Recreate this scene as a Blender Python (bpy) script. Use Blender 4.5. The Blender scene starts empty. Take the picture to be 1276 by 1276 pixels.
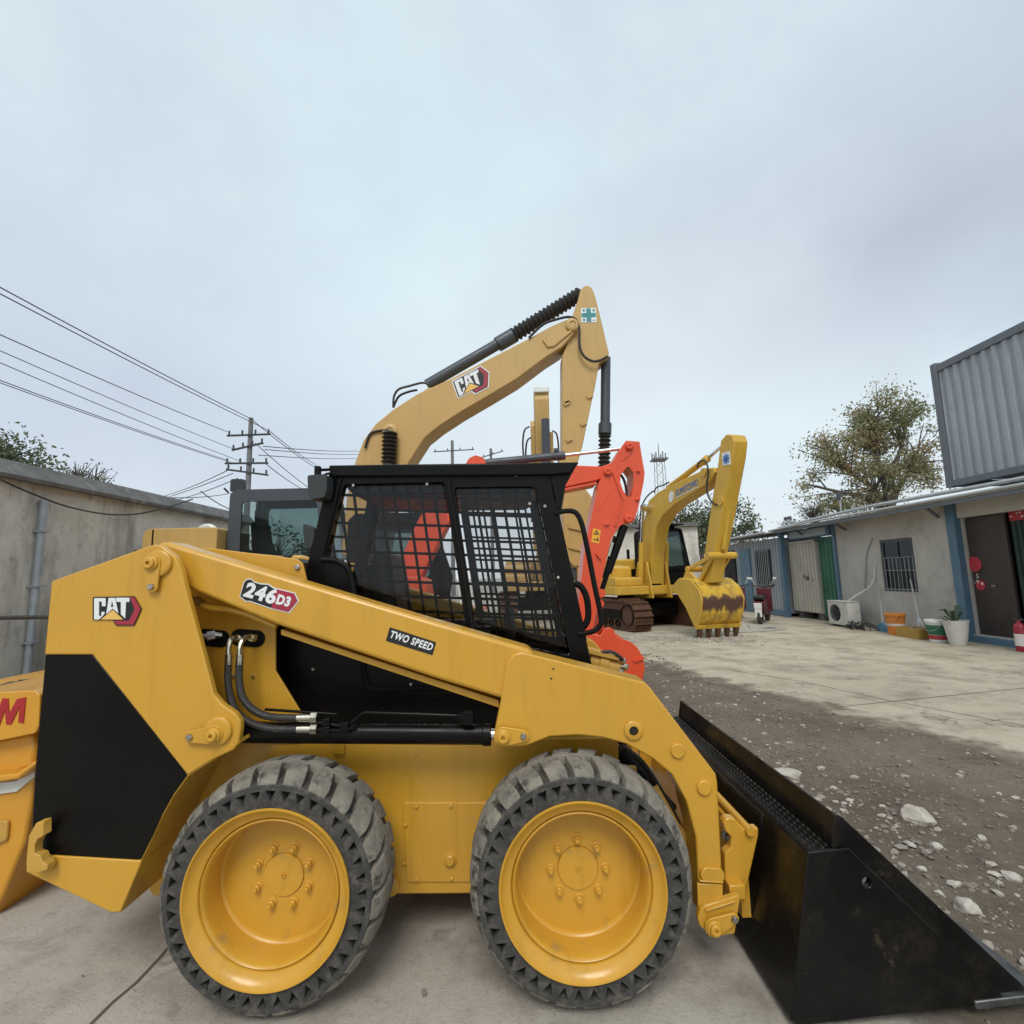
import bpy, bmesh, math, random
from mathutils import Vector, Matrix, noise
from mathutils.geometry import tessellate_polygon
random.seed(7)
R = math.radians
scene = bpy.context.scene
COL = scene.collection

# ------------------------------------------------------------------ survey of the place
# camera standing 1.48 m above the yard; pixel rays of the 1276 px photo give real points on known planes
FOC, MID, CAMZ, PITCH, ROLL = 620.0, 638.0, 1.48, R(7.4), -0.023
CAMROT = Matrix.Rotation(math.pi/2+PITCH, 3, 'X') @ Matrix.Rotation(ROLL, 3, 'Z')
EYE = Vector((0, 0, CAMZ))
def ray(px, py): return CAMROT @ Vector(((px-MID)/FOC, -(py-MID)/FOC, -1))
def P(px, py, Y): d = ray(px, py); return EYE + d*(Y/d.y)
def PX(px, py, X): d = ray(px, py); return EYE + d*(X/d.x)
def G(px, py, z=0.0): d = ray(px, py); return EYE + d*((z-CAMZ)/d.z)
def XZ(px, py, Y): p = P(px, py, Y); return (p.x, p.z)
def outline(pts, Y): return [XZ(a, b, Y) for a, b in pts]
def PV(px, py, O, f):
    """(distance along f, height) where the pixel ray meets the upright plane through O along f"""
    d = ray(px, py); n = Vector((f[1], -f[0], 0))
    t = (Vector((O[0], O[1], 0))-EYE).dot(n)/d.dot(n)
    p = EYE + d*t
    return ((p.x-O[0])*f[0]+(p.y-O[1])*f[1], p.z)

# ------------------------------------------------------------------ mesh builder
def area2(p): return sum(p[i][0]*p[(i+1) % len(p)][1]-p[(i+1) % len(p)][0]*p[i][1] for i in range(len(p)))
def rnd(poly, r, seg=4):
    """round the corners of a 2D polygon; r is one radius or a list"""
    out = []; n = len(poly)
    for i in range(n):
        a, b, c = Vector(poly[i-1]), Vector(poly[i]), Vector(poly[(i+1) % n])
        rr = r[i] if isinstance(r, (list, tuple)) else r
        u, v = (a-b), (c-b)
        if u.length < 1e-6 or v.length < 1e-6 or rr <= 0: out.append(tuple(b)); continue
        ang = u.angle(v)
        if ang > R(172): out.append(tuple(b)); continue
        t = min(rr/math.tan(ang/2), u.length*.45, v.length*.45)
        p, q = b+u.normalized()*t, b+v.normalized()*t
        for k in range(seg+1):
            s = k/seg
            out.append(tuple((1-s)**2*p + 2*s*(1-s)*b + s*s*q))
    return out
def circle(cx, cz, r, n=24): return [(cx+r*math.cos(2*math.pi*i/n), cz+r*math.sin(2*math.pi*i/n)) for i in range(n)]
def rect(x0, z0, x1, z1): return [(x0, z0), (x1, z0), (x1, z1), (x0, z1)]
def stadium(a, b, ra, rb, n=10):
    """outline of a pear-shaped plate round two bosses"""
    a, b = Vector(a), Vector(b); d = (b-a).normalized(); ang = math.atan2(d.y, d.x); out = []
    for k in range(n+1): t = ang+math.pi/2+math.pi*k/n; out.append((a.x+ra*math.cos(t), a.y+ra*math.sin(t)))
    for k in range(n+1): t = ang-math.pi/2+math.pi*k/n; out.append((b.x+rb*math.cos(t), b.y+rb*math.sin(t)))
    return out

class MB:
    def __init__(s, tf=None): s.V, s.F, s.tf = [], [], tf
    def add(s, vs, fs):
        o = len(s.V); s.V += [Vector(v) for v in vs]; s.F += [tuple(i+o for i in f) for f in fs]; return s
    def prism(s, poly, w0, w1, holes=(), plane='xz'):
        """2D outline given thickness: xz along y, yz along x, xy along z"""
        if plane == 'xz': m = lambda u, v, w: (u, w, v)
        elif plane == 'yz': m = lambda u, v, w: (w, u, v)
        else: m = lambda u, v, w: (u, v, w)
        poly = list(poly); poly = poly if area2(poly) > 0 else poly[::-1]
        loops = [poly]+[list(h) if area2(h) < 0 else list(h)[::-1] for h in holes]
        flat = [p for l in loops for p in l]; n = len(flat)
        vs = [m(p[0], p[1], w0) for p in flat]+[m(p[0], p[1], w1) for p in flat]
        fs = []
        if holes:
            tri = tessellate_polygon([[Vector((p[0], p[1], 0)) for p in l] for l in loops])
            for t in tri:
                fs.append(tuple(t)); fs.append(tuple(i+n for i in t[::-1]))
        else:
            fs.append(tuple(range(n))); fs.append(tuple(range(2*n-1, n-1, -1)))
        o = 0
        for l in loops:
            k = len(l)
            for i in range(k):
                j = (i+1) % k; fs.append((o+i, o+i+n, o+j+n, o+j))
            o += k
        return s.add(vs, fs)
    def box(s, a, b):
        return s.prism(rect(a[0], a[2], b[0], b[2]), a[1], b[1])
    def obox(s, c, X, Y, Z):
        c, X, Y, Z = Vector(c), Vector(X), Vector(Y), Vector(Z)
        vs = [c+X*i+Y*j+Z*k for i in (-1, 1) for j in (-1, 1) for k in (-1, 1)]
        return s.add(vs, [(0, 1, 3, 2), (4, 6, 7, 5), (0, 4, 5, 1), (2, 3, 7, 6), (0, 2, 6, 4), (1, 5, 7, 3)])
    def bar(s, a, b, w, h, up=(0, 0, 1)):
        a, b = Vector(a), Vector(b); d = (b-a); x = d.normalized(); y = Vector(up).cross(x)
        if y.length < 1e-4: y = Vector((1, 0, 0)).cross(x)
        y.normalize(); z = x.cross(y)
        return s.obox((a+b)/2, d/2, y*w/2, z*h/2)
    def tube(s, pts, r, n=10, caps=True):
        pts = [Vector(p) for p in pts]; k = len(pts)
        rr = r if isinstance(r, (list, tuple)) else [r]*k
        t0 = (pts[1]-pts[0]).normalized()
        u = t0.orthogonal().normalized(); rings = []
        for i, p in enumerate(pts):
            t = ((pts[min(i+1, k-1)]-pts[max(i-1, 0)])).normalized()
            u = (u-t*u.dot(t)).normalized(); v = t.cross(u)
            rings.append([p+u*math.cos(2*math.pi*j/n)*rr[i]+v*math.sin(2*math.pi*j/n)*rr[i] for j in range(n)])
        vs = [q for g in rings for q in g]; fs = []
        for i in range(k-1):
            for j in range(n):
                a, b = i*n+j, i*n+(j+1) % n; fs.append((a, b, b+n, a+n))
        if caps: fs += [tuple(range(n-1, -1, -1)), tuple(range((k-1)*n, k*n))]
        return s.add(vs, fs)
    def lathe(s, prof, c=(0, 0, 0), axis='y', n=48, cap0=False, cap1=False):
        c = Vector(c); vs = []; fs = []
        for (r, y) in prof:
            for j in range(n):
                a = 2*math.pi*j/n; u, v = r*math.cos(a), r*math.sin(a)
                vs.append(c+Vector({'y': (u, y, v), 'z': (u, v, y), 'x': (y, u, v)}[axis]))
        for i in range(len(prof)-1):
            for j in range(n):
                a, b = i*n+j, i*n+(j+1) % n; fs.append((a, b, b+n, a+n))
        if cap0: fs.append(tuple(range(n-1, -1, -1)))
        if cap1: m = (len(prof)-1)*n; fs.append(tuple(range(m, m+n)))
        return s.add(vs, fs)
    def mirror_y(s, yc):
        s.V = [Vector((v.x, 2*yc-v.y, v.z)) for v in s.V]; s.F = [f[::-1] for f in s.F]; return s
    def islands(s):
        par = list(range(len(s.V)))
        def find(i):
            while par[i] != i: par[i] = par[par[i]]; i = par[i]
            return i
        for f in s.F:
            a = find(f[0])
            for v in f[1:]:
                b = find(v)
                if a != b: par[b] = a
        groups = {}
        for f in s.F: groups.setdefault(find(f[0]), []).append(f)
        out = []
        for fs in groups.values():
            idx = {}; mb = MB(s.tf)
            for f in fs:
                for v in f: idx.setdefault(v, len(idx))
            mb.V = [s.V[v] for v in idx]; mb.F = [tuple(idx[v] for v in f) for f in fs]; out.append(mb)
        return out
    def each(s, name, mat, parent, **kw):
        """every separate piece becomes a part of its own"""
        return [m.build(name, mat, parent, **kw) for m in s.islands()]
    def build(s, name, mat, parent=None, bevel=0, origin=None, seg=2, recalc=True, sharp=35):
        V = [s.tf(v) for v in s.V] if s.tf else s.V
        if origin is None: origin = ORG[parent] if parent is not None else base_of(V)
        origin = Vector(origin)
        me = bpy.data.meshes.new(name)
        me.from_pydata([tuple(v-origin) for v in V], [], s.F)
        if recalc:
            bm = bmesh.new(); bm.from_mesh(me); bmesh.ops.recalc_face_normals(bm, faces=bm.faces); bm.to_mesh(me); bm.free()
        me.polygons.foreach_set('use_smooth', [True]*len(me.polygons))
        try: me.set_sharp_from_angle(angle=R(sharp))
        except Exception: pass
        me.materials.append(mat); me.update()
        o = bpy.data.objects.new(name, me); COL.objects.link(o)
        ORG[o] = origin
        if parent is None: o.location = origin
        else: o.parent = parent; o.location = origin-ORG[parent]
        if bevel:
            b = o.modifiers.new('edge', 'BEVEL'); b.width = bevel; b.segments = seg; b.limit_method = 'ANGLE'; b.angle_limit = R(35)
            b.harden_normals = False
        return o
ORG = {}
def base_of(V):
    xs, ys, zs = zip(*[(v.x, v.y, v.z) for v in V])
    return Vector(((min(xs)+max(xs))/2, (min(ys)+max(ys))/2, min(zs)))
def tag(o, label=None, cat=None, group=None, kind=None):
    for k, v in (('label', label), ('category', cat), ('group', group), ('kind', kind)):
        if v: o[k] = v
    return o
def thing(name, loc, label, cat, group=None):
    o = bpy.data.objects.new(name, None); COL.objects.link(o); o.location = loc; o.empty_display_size = .2
    ORG[o] = Vector(loc); return tag(o, label, cat, group)
def copy_tree(o, parent=None, loc=None, rotz=None):
    c = o.copy(); COL.objects.link(c)
    if parent is not None: c.parent = parent
    if loc is not None: c.location = loc
    if rotz is not None: c.rotation_euler.z = rotz
    for ch in [x for x in bpy.data.objects if x.parent == o]: copy_tree(ch, c)
    return c

_txt = {}
def glyphs(text, bold=.02, shear=0.0, extr=.5, spacing=1.0):
    key = (text, bold, shear, spacing)
    if key not in _txt:
        cu = bpy.data.curves.new('writing', 'FONT'); cu.body = text; cu.offset = bold; cu.shear = shear; cu.extrude = extr
        cu.space_character = spacing; cu.resolution_u = 4
        ob = bpy.data.objects.new('writing', cu); COL.objects.link(ob)
        dg = bpy.context.evaluated_depsgraph_get(); me = ob.evaluated_get(dg).to_mesh()
        _txt[key] = ([v.co.copy() for v in me.vertices], [tuple(p.vertices) for p in me.polygons])
        ob.evaluated_get(dg).to_mesh_clear(); bpy.data.objects.remove(ob); bpy.data.curves.remove(cu)
    return _txt[key]
def write(mb, text, o, ux, uz, width, height, out, depth=.002, bold=.02, shear=0.0, spacing=1.0):
    """letters fitted to width x height, standing on o, running along ux with uz up, raised along out"""
    vs, fs = glyphs(text, bold, shear, .5, spacing)
    x0, x1 = min(v.x for v in vs), max(v.x for v in vs); y0, y1 = min(v.y for v in vs), max(v.y for v in vs)
    o, ux, uz, out = Vector(o), Vector(ux).normalized(), Vector(uz).normalized(), Vector(out).normalized()
    mb.add([o+ux*((v.x-x0)/(x1-x0)*width)+uz*((v.y-y0)/(y1-y0)*height)+out*((v.z+.5)*depth) for v in vs], fs)
    return mb

# ------------------------------------------------------------------ materials
def nodes(name):
    m = bpy.data.materials.new(name); m.use_nodes = True; nt = m.node_tree
    return m, nt, nt.nodes['Principled BSDF']
def lk(nt, a, b): nt.links.new(a, b)
def noise_tex(nt, scale, detail=5, rough=.6, coord='Object', vec=(1, 1, 1)):
    tc = nt.nodes.new('ShaderNodeTexCoord'); mp = nt.nodes.new('ShaderNodeMapping'); mp.inputs['Scale'].default_value = vec
    n = nt.nodes.new('ShaderNodeTexNoise'); n.inputs['Scale'].default_value = scale; n.inputs['Detail'].default_value = detail; n.inputs['Roughness'].default_value = rough
    lk(nt, tc.outputs[coord], mp.inputs['Vector']); lk(nt, mp.outputs['Vector'], n.inputs['Vector'])
    return n.outputs['Fac']
def ramp(nt, fac, stops):
    r = nt.nodes.new('ShaderNodeValToRGB'); el = r.color_ramp.elements
    while len(el) < len(stops): el.new(.5)
    for e, (p, c) in zip(el, stops):
        e.position = p; e.color = (c, c, c, 1) if isinstance(c, (int, float)) else (*c, 1)
    lk(nt, fac, r.inputs['Fac']); return r.outputs['Color']
def mixc(nt, fac, a, b, mode='MIX'):
    m = nt.nodes.new('ShaderNodeMix'); m.data_type = 'RGBA'; m.blend_type = mode
    for sock, v in ((m.inputs[0], fac), (m.inputs[6], a), (m.inputs[7], b)):
        if hasattr(v, 'links'): lk(nt, v, sock)
        elif isinstance(v, (int, float)): sock.default_value = v
        else: sock.default_value = (*v, 1)
    return m.outputs[2]
def bump(nt, bs, h, strength=.2, dist=.01):
    b = nt.nodes.new('ShaderNodeBump'); b.inputs['Strength'].default_value = strength; b.inputs['Distance'].default_value = dist
    lk(nt, h, b.inputs['Height']); lk(nt, b.outputs['Normal'], bs.inputs['Normal'])
def scaled(c, k): return tuple(min(1, x*k) for x in c)
def surf(name, c, rough=.5, metal=0.0, c2=None, scale=6, amt=(.35, .7), bumpy=.0, bscale=60, dirt=None, dscale=3, dlim=(.55, .75), rvar=.12, coat=0.0, spec=.5, grime=0.0):
    m, nt, bs = nodes(name)
    n = noise_tex(nt, scale)
    col = mixc(nt, ramp(nt, n, [(amt[0], 0.0), (amt[1], 1.0)]), c, c2 or scaled(c, .86))
    if grime:      # faint run marks and fine speckle of a machine that has been outdoors
        col = mixc(nt, ramp(nt, noise_tex(nt, 3.2, 6, .7, vec=(3.5, 3.5, .35)), [(.52, 0.0), (.80, grime)]), col, scaled(c, .55))
        col = mixc(nt, ramp(nt, noise_tex(nt, 130, 3, .8), [(.66, 0.0), (.74, grime)]), col, (.16, .12, .07))
        col = mixc(nt, ramp(nt, noise_tex(nt, 7, 8, .8), [(.60, 0.0), (.78, grime*1.2)]), col, (.42, .33, .20))
    if dirt:
        d = noise_tex(nt, dscale, 8, .7)
        col = mixc(nt, ramp(nt, d, [(dlim[0], 0.0), (dlim[1], 1.0)]), col, dirt)
    lk(nt, col, bs.inputs['Base Color'])
    lk(nt, ramp(nt, noise_tex(nt, scale*2.3), [(.3, max(.02, rough-rvar)), (.7, min(1, rough+rvar))]), bs.inputs['Roughness'])
    bs.inputs['Metallic'].default_value = metal; bs.inputs['Specular IOR Level'].default_value = spec
    if coat: bs.inputs['Coat Weight'].default_value = coat; bs.inputs['Coat Roughness'].default_value = .15
    if bumpy: bump(nt, bs, noise_tex(nt, bscale, 4), bumpy, .01)
    return m
M = {}
M['yellow'] = surf('yellow_machine_paint', (.605, .322, .031), .34, 0, (.57, .302, .031), 2.2, bumpy=.03, bscale=18, dirt=(.40, .22, .05), dscale=1.7, dlim=(.66, .95), coat=.2, grime=.45)
M['yellow_rim'] = surf('yellow_rim_paint', (.605, .322, .031), .34, 0, (.57, .302, .031), 4, bumpy=.04, bscale=30, dirt=(.26, .17, .07), dscale=7, dlim=(.60, .80), coat=.15, grime=.6)
M['yellow_dusty'] = surf('dusty_yellow_paint', (.60, .335, .05), .5, 0, (.48, .28, .06), 5, bumpy=.05, bscale=30, dirt=(.33, .22, .10), dscale=5, dlim=(.58, .8))
M['tan'] = surf('glare_paled_yellow_paint', (.53, .335, .11), .45, 0, (.48, .31, .105), 1.5, dirt=(.40, .27, .12), dscale=1.2, dlim=(.6, .85), grime=.4)  # machine yellow with the paling of glare put into its colour
M['orange'] = surf('orange_red_paint', (.74, .08, .022), .36, 0, (.68, .075, .022), 2.5, coat=.1, grime=.25)
M['sumi'] = surf('bright_yellow_paint', (.65, .40, .045), .45, 0, (.58, .34, .05), 1.5, dirt=(.36, .22, .06), dscale=1.6, dlim=(.58, .8), grime=.5)
M['loader_yellow'] = surf('deep_yellow_paint', (.68, .33, .025), .32, 0, (.60, .28, .03), 2, coat=.25)
M['black'] = surf('black_gloss_paint', (.004, .004, .004), .3, 0, (.008, .007, .006), 3, bumpy=.02, bscale=25, rvar=.08, spec=.16)
M['blackm'] = surf('black_matt_paint', (.005, .005, .005), .55, 0, (.010, .010, .009), 5, bumpy=.08, bscale=120, spec=.15)
M['bucket'] = surf('black_bucket_paint', (.005, .005, .005), .27, 0, (.011, .010, .009), 3.5, bumpy=.10, bscale=45, dirt=(.05, .040, .030), dscale=3.4, dlim=(.52, .85), spec=.25, grime=.25)
M['grey_dark'] = surf('dark_grey_paint', (.048, .056, .070), .42, 0, (.06, .067, .08), 3)
M['steel'] = surf('worn_steel', (.50, .49, .47), .35, 1.0, (.36, .35, .33), 12)
M['zinc'] = surf('zinc_fitting', (.62, .60, .52), .28, 1.0, (.5, .46, .36), 20)
M['edge_steel'] = surf('scuffed_cutting_steel', (.20, .20, .20), .45, .8, (.10, .10, .10), 14)
M['hose'] = surf('black_rubber_hose', (.018, .017, .016), .55, 0, (.035, .032, .028), 25, bumpy=.3, bscale=140)
M['white'] = surf('white_lettering', (.78, .79, .80), .45, c2=(.72, .73, .74))
M['decal_black'] = surf('black_vinyl', (.012, .012, .012), .4)
M['decal_red'] = surf('crimson_vinyl', (.36, .025, .05), .4)
M['decal_yellow'] = surf('yellow_vinyl', (.80, .50, .12), .4)
M['decal_orange'] = surf('amber_warning_vinyl', (.85, .40, .03), .45)
M['teal'] = surf('teal_vinyl', (.03, .25, .26), .45)
M['blue_vinyl'] = surf('blue_vinyl', (.08, .2, .5), .45)
M['redletter'] = surf('red_lettering', (.42, .02, .025), .4)
M['rust'] = surf('rusty_steel', (.13, .062, .033), .8, .1, (.075, .037, .022), 8, bumpy=.3, bscale=60)
M['seat'] = surf('black_vinyl_seat', (.02, .02, .02), .6, bumpy=.1, bscale=200)
M['plastic'] = surf('dark_plastic', (.03, .033, .036), .5)
M['chrome'] = surf('chromed_rod', (.8, .8, .8), .14, 1.0, rvar=.04)
M['lamp_white'] = surf('pale_plastic', (.75, .75, .72), .4)

def rubber(name):
    m, nt, bs = nodes(name)
    base = mixc(nt, ramp(nt, noise_tex(nt, 9, 6), [(.35, 0.0), (.7, 1.0)]), (.030, .030, .030), (.062, .058, .052))
    # dust and pale scuffs worn into the rubber
    d = ramp(nt, noise_tex(nt, 22, 8, .75), [(.48, 0.0), (.68, 1.0)])
    lk(nt, mixc(nt, d, base, (.13, .115, .095)), bs.inputs['Base Color']); bs.inputs['Roughness'].default_value = .8
    bump(nt, bs, noise_tex(nt, 55, 6, .7), .35, .01); return m
M['rubber'] = rubber('worn_tyre_rubber')
M['tread'] = surf('dusty_tread_rubber', (.135, .122, .10), .9, 0, (.29, .26, .21), 11, bumpy=.6, bscale=50, dirt=(.045, .042, .038), dscale=20, dlim=(.54, .66))

def glass(name, tint, refl=.06, clear=.8):
    m = bpy.data.materials.new(name); m.use_nodes = True; nt = m.node_tree; nt.nodes.clear()
    out = nt.nodes.new('ShaderNodeOutputMaterial'); tr = nt.nodes.new('ShaderNodeBsdfTransparent'); gl = nt.nodes.new('ShaderNodeBsdfGlossy')
    tr.inputs['Color'].default_value = (*tint, 1); gl.inputs['Roughness'].default_value = .04; gl.inputs['Color'].default_value = (.95, .97, 1, 1)
    mx = nt.nodes.new('ShaderNodeMixShader'); fr = nt.nodes.new('ShaderNodeFresnel'); fr.inputs['IOR'].default_value = 1.5
    ad = nt.nodes.new('ShaderNodeMath'); ad.operation = 'ADD'; ad.inputs[1].default_value = refl; lk(nt, fr.outputs[0], ad.inputs[0])
    ml = nt.nodes.new('ShaderNodeMath'); ml.operation = 'MULTIPLY'; ml.inputs[1].default_value = .4; lk(nt, ad.outputs[0], ml.inputs[0]); lk(nt, ml.outputs[0], mx.inputs['Fac']); lk(nt, tr.outputs[0], mx.inputs[1]); lk(nt, gl.outputs[0], mx.inputs[2]); lk(nt, mx.outputs[0], out.inputs['Surface'])
    return m
M['glass'] = glass('smoked_polycarbonate', (.80, .80, .80), .0)
M['cabglass'] = glass('tinted_cab_glass', (.60, .67, .66), .03)
M['darkglass'] = glass('dark_window_glass', (.10, .12, .13), .05)
# ================================================================== SKID STEER LOADER
YC = 2.74                                   # centre line of the machine; the side seen stands at about y = 1.9
ss = thing('skid_steer_loader', (-.34, YC, 0), 'yellow and black skid steer loader with a black bucket filling the foreground', 'loader')
BOTH = (False, True)
def side(mb, far): return mb.mirror_y(YC) if far else mb
def at(px, py, Y): p = P(px, py, Y); return Vector((p.x, Y, p.z))

# ---- chassis
ch = MB()
ch.prism(rnd(outline([(172, 1085), (180, 925), (770, 919), (772, 960), (840, 1085), (822, 1112), (190, 1117)], 2.25), .015), 2.25, 2*YC-2.25)
chassis = ch.build('chassis', M['yellow'], ss, .006)
pn = MB()
pn.prism(rnd(outline([(502, 1000), (640, 1000), (640, 1099), (507, 1099)], 2.246), .012), 2.244, 2.252)
panel = pn.build('access_panel', M['yellow'], chassis, .002)
b = MB()
for px, py in ((519, 1005), (562, 1004), (605, 1003), (505, 1028), (504, 1075), (519, 1096), (563, 1095), (607, 1094)):
    p = at(px, py, 2.244); b.lathe([(.0075, 0), (.0075, -.006), (.005, -.008)], p, 'y', 6, cap1=True)
p = at(561, 1071, 2.244); b.lathe([(.03, 0), (.03, -.004), (.021, -.006), (.021, -.014), (.017, -.017)], p, 'y', 18, cap1=True)
b.each('panel_bolt', M['yellow'], panel)
b = MB()
for px, py, r in ((488, 1101, .035),):
    p = at(px, py, 2.25); b.lathe([(r, 0), (r, -.03), (r*.8, -.034)], p, 'y', 20, cap1=True)
for px, py in ((500, 942), (518, 941), (645, 939), (420, 935)):
    p = at(px, py, 2.25); b.lathe([(.006, 0), (.006, -.005)], p, 'y', 6, cap1=True)
b.box((P(416, 940, 2.25).x, 2.235, P(416, 938, 2.25).z), (P(430, 940, 2.25).x, 2.25, P(416, 924, 2.25).z))
b.each('chassis_boss', M['yellow'], chassis)
# ---- rear body: black side doors, yellow bumper
REAR_BLACK = [(56.5, 816), (116, 816), (234.5, 966), (217, 990), (202, 1017), (190, 1044), (176, 1072), (57, 1065), (38, 1064), (43, 965)]
rb = MB().prism(outline(REAR_BLACK, 1.985), 1.985, 2*YC-1.985).build('rear_side_door', M['black'], ss, .004)
BUMPER = [(38, 1064.5), (57, 1065.5), (176, 1072.5), (175, 1078), (150.5, 1136), (139.6, 1137), (34, 1087), (35, 1066)]
bu = MB().prism(rnd(outline(BUMPER, 1.982), .008, 2), 1.98, 2*YC-1.98).build('rear_bumper', M['yellow'], ss, .005)
# wheel-arch lip turning in from the rear body
lip = [(300, 925), (266.5, 947), (235, 967), (217.5, 991), (202.5, 1018), (190.5, 1045), (176.5, 1073), (160, 1118),
       (152, 1136), (148, 1136), (172, 1073), (186, 1044), (199, 1016), (214, 988), (232, 963), (265, 943), (298, 921)]
for far in BOTH: side(MB().prism(outline(lip, 1.99), 1.986, 2.26), far).build('wheel_arch', M['yellow'], ss, .002)
# tow hook
tk = MB()
tk.prism(rnd(outline([(36, 1070), (39, 1040), (48, 1024), (57, 1022), (57, 1040), (50, 1044), (46, 1052), (46, 1062), (53, 1064), (56, 1072), (62, 1076), (62, 1082), (50, 1086), (36, 1085)], 1.94), .004, 2), 1.93, 1.965)
tk.lathe([(.022, 0), (.03, .012), (.03, .02)], at(53, 1079, 1.955), 'y', 16, cap0=True)
tk.build('tow_hook', M['yellow_dusty'], ss, .004)
# ---- tower plates carrying the arms
TOWER = [(65.3, 724), (183.8, 681.3), (193, 678.5), (202, 680), (218.5, 692), (226.5, 709), (231.8, 733), (255.8, 821), (266.5, 863.8), (277, 877), (293, 888),
         (299.8, 897), (300.5, 906), (298.4, 925), (291.8, 934), (266.5, 946), (234.5, 966), (116, 815.7), (56.5, 815.7)]
tower = []
for far in BOTH:
    mb = MB().prism(outline(TOWER, 1.985), 1.98, 2.012); tower.append(side(mb, far).build('tower_plate', M['yellow'], ss, .006))
# pins with their retainer plates
def pin(parent, big, small, Y, r1, far, mat='yellow', washer=None, small_r=None):
    a, c = at(*big, Y), at(*small, Y)
    mb = MB()
    if washer: q = at(*washer, Y); mb.lathe([(.052, 0), (.052, -.012), (.046, -.016), (0.034, -.016)], q, 'y', 28, cap1=True)
    mb.prism(stadium((a.x, a.z), (c.x, c.z), r1, small_r or r1*.62), Y-.022, Y-.012)
    mb.lathe([(r1*.82, -.024), (r1*.82, -.028), (r1*.74, -.030), (r1*.60, -.030), (r1*.60, -.040), (r1*.5, -.043), (r1*.22, -.043), (r1*.2, -.032)], a, 'y', 26, cap1=True)
    pl = side(mb, far).build('pivot_pin', M[mat], parent, .0015)
    bo = MB().lathe([(.013, -.022), (.013, -.029), (.010, -.033)], c, 'y', 6, cap1=True)
    side(bo, far).build('retainer_bolt', M['steel'], pl)
for far in BOTH:
    t = tower[far]
    pin(t, (193, 702), (193.5, 731), 1.98, .036, far, washer=(199, 702))
    pin(t, (270, 914), (241, 916), 1.98, .034, far, washer=(273, 910))
# ---- logo, built from flat letters
def cat_logo(parent, mp, out, d=.0016, rim=None):
    """mp(u,v) places the unit drawing; letters sit d proud of one another"""
    Z = lambda x, y: mp((x-435)/228.0, (455-y)/228.0)
    def lay(name, poly, mat, k, holes=()):
        p = poly if area2(poly) < 0 else poly[::-1]
        mb = MB(); loops = [p]+[h for h in holes]
        flat = [q for l in loops for q in l]; n = len(flat)
        f3 = [Z(*q) for q in flat]
        base = [v+out*(d*(k-1)) for v in f3]; top = [v+out*(d*k) for v in f3]
        tri = tessellate_polygon([[Vector((q[0], q[1], 0)) for q in l] for l in loops])
        fs = [tuple(t) for t in tri]+[tuple(i+n for i in t) for t in tri]; o = 0
        for l in loops:
            for i in range(len(l)): j = (i+1) % len(l); fs.append((o+i, o+j, o+j+n, o+i+n))
            o += len(l)
        mb.add(base+top, fs); return mb.build(name, M[mat], parent)
    if rim: lay('decal_edge', rnd([(429, 383), (634, 380), (671, 446), (634, 530), (538, 530), (522, 504), (429, 504)], 6), 'white', 1)
    lay('decal_backing', rnd([(435, 390), (630, 386), (664, 446), (629, 524), (543, 524), (528, 498), (435, 498)], 6), 'decal_black', 2)
    lay('decal_hexagon', [(611, 392), (631, 392), (660, 447), (627, 519), (547, 519), (536, 501), (606, 501), (632, 447)], 'decal_red', 3)
    C = rnd([(443, 395), (497, 395), (497, 433), (479, 433), (479, 411), (466, 411), (466, 479), (477, 479), (477, 459), (494, 459), (490, 471), (466, 495), (443, 495)], 4)
    lay('letter', C, 'white', 3)
    lay('letter', [(511, 394), (541, 394), (556, 466), (530, 444), (500, 470)], 'white', 3, [[(521, 436), (534, 436), (527, 408)]])
    lay('letter', [(545, 393), (609, 393), (607, 413), (592, 413), (588, 490), (568, 470), (568, 413), (548, 413)], 'white', 3)
    lay('decal_triangle', [(474, 495), (530, 450), (578, 495)], 'decal_yellow', 3)
YD = 1.979
def mp_tower(u, v): p = P(116.3+u*60.7, 761.2-v*60.7, YD); return Vector((p.x, YD, p.z))
cat_logo(tower[0], mp_tower, Vector((0, -1, 0)))
# ---- engine hood between the towers
HOOD = [(65, 735), (180, 690), (262, 683), (370, 696.5), (377, 702), (383, 728), (343, 782), (343, 836), (376, 890), (376, 925), (180, 930), (150, 900)]
hood = MB().prism(rnd(outline(HOOD, 2.24), .012, 3), 2.24, 2.254).build('engine_hood', M['yellow'], ss, .004)
MB().prism(rnd(outline(HOOD, 2.24), .012, 3), 2*YC-2.254, 2*YC-2.24).build('hood_side', M['yellow'], hood, .004)
MB().prism(outline([(70, 738), (180, 694), (262, 687), (318, 697), (318, 920), (180, 926)], 2.24), 2.255, 2*YC-2.255).build('engine_block', M['blackm'], hood, .004)
b = MB()
for px, py in ((371, 707), (316, 843), (291, 842)):
    b.lathe([(.013 if py < 800 else .006, 0), (.012 if py < 800 else .006, -.008), (.008 if py < 800 else .004, -.011)], at(px, py, 2.24), 'y', 14, cap1=True)
b.each('hood_bolt', M['steel'], hood)
sl = MB()
for px in (309, 265):
    a, c = at(px-11, 794, 2.238), at(px+11, 796, 2.238)
    sl.prism(stadium((a.x, a.z), (c.x, c.z), .036, .036), 2.234, 2.241)
sl.each('hose_opening', M['blackm'], hood)
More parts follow.
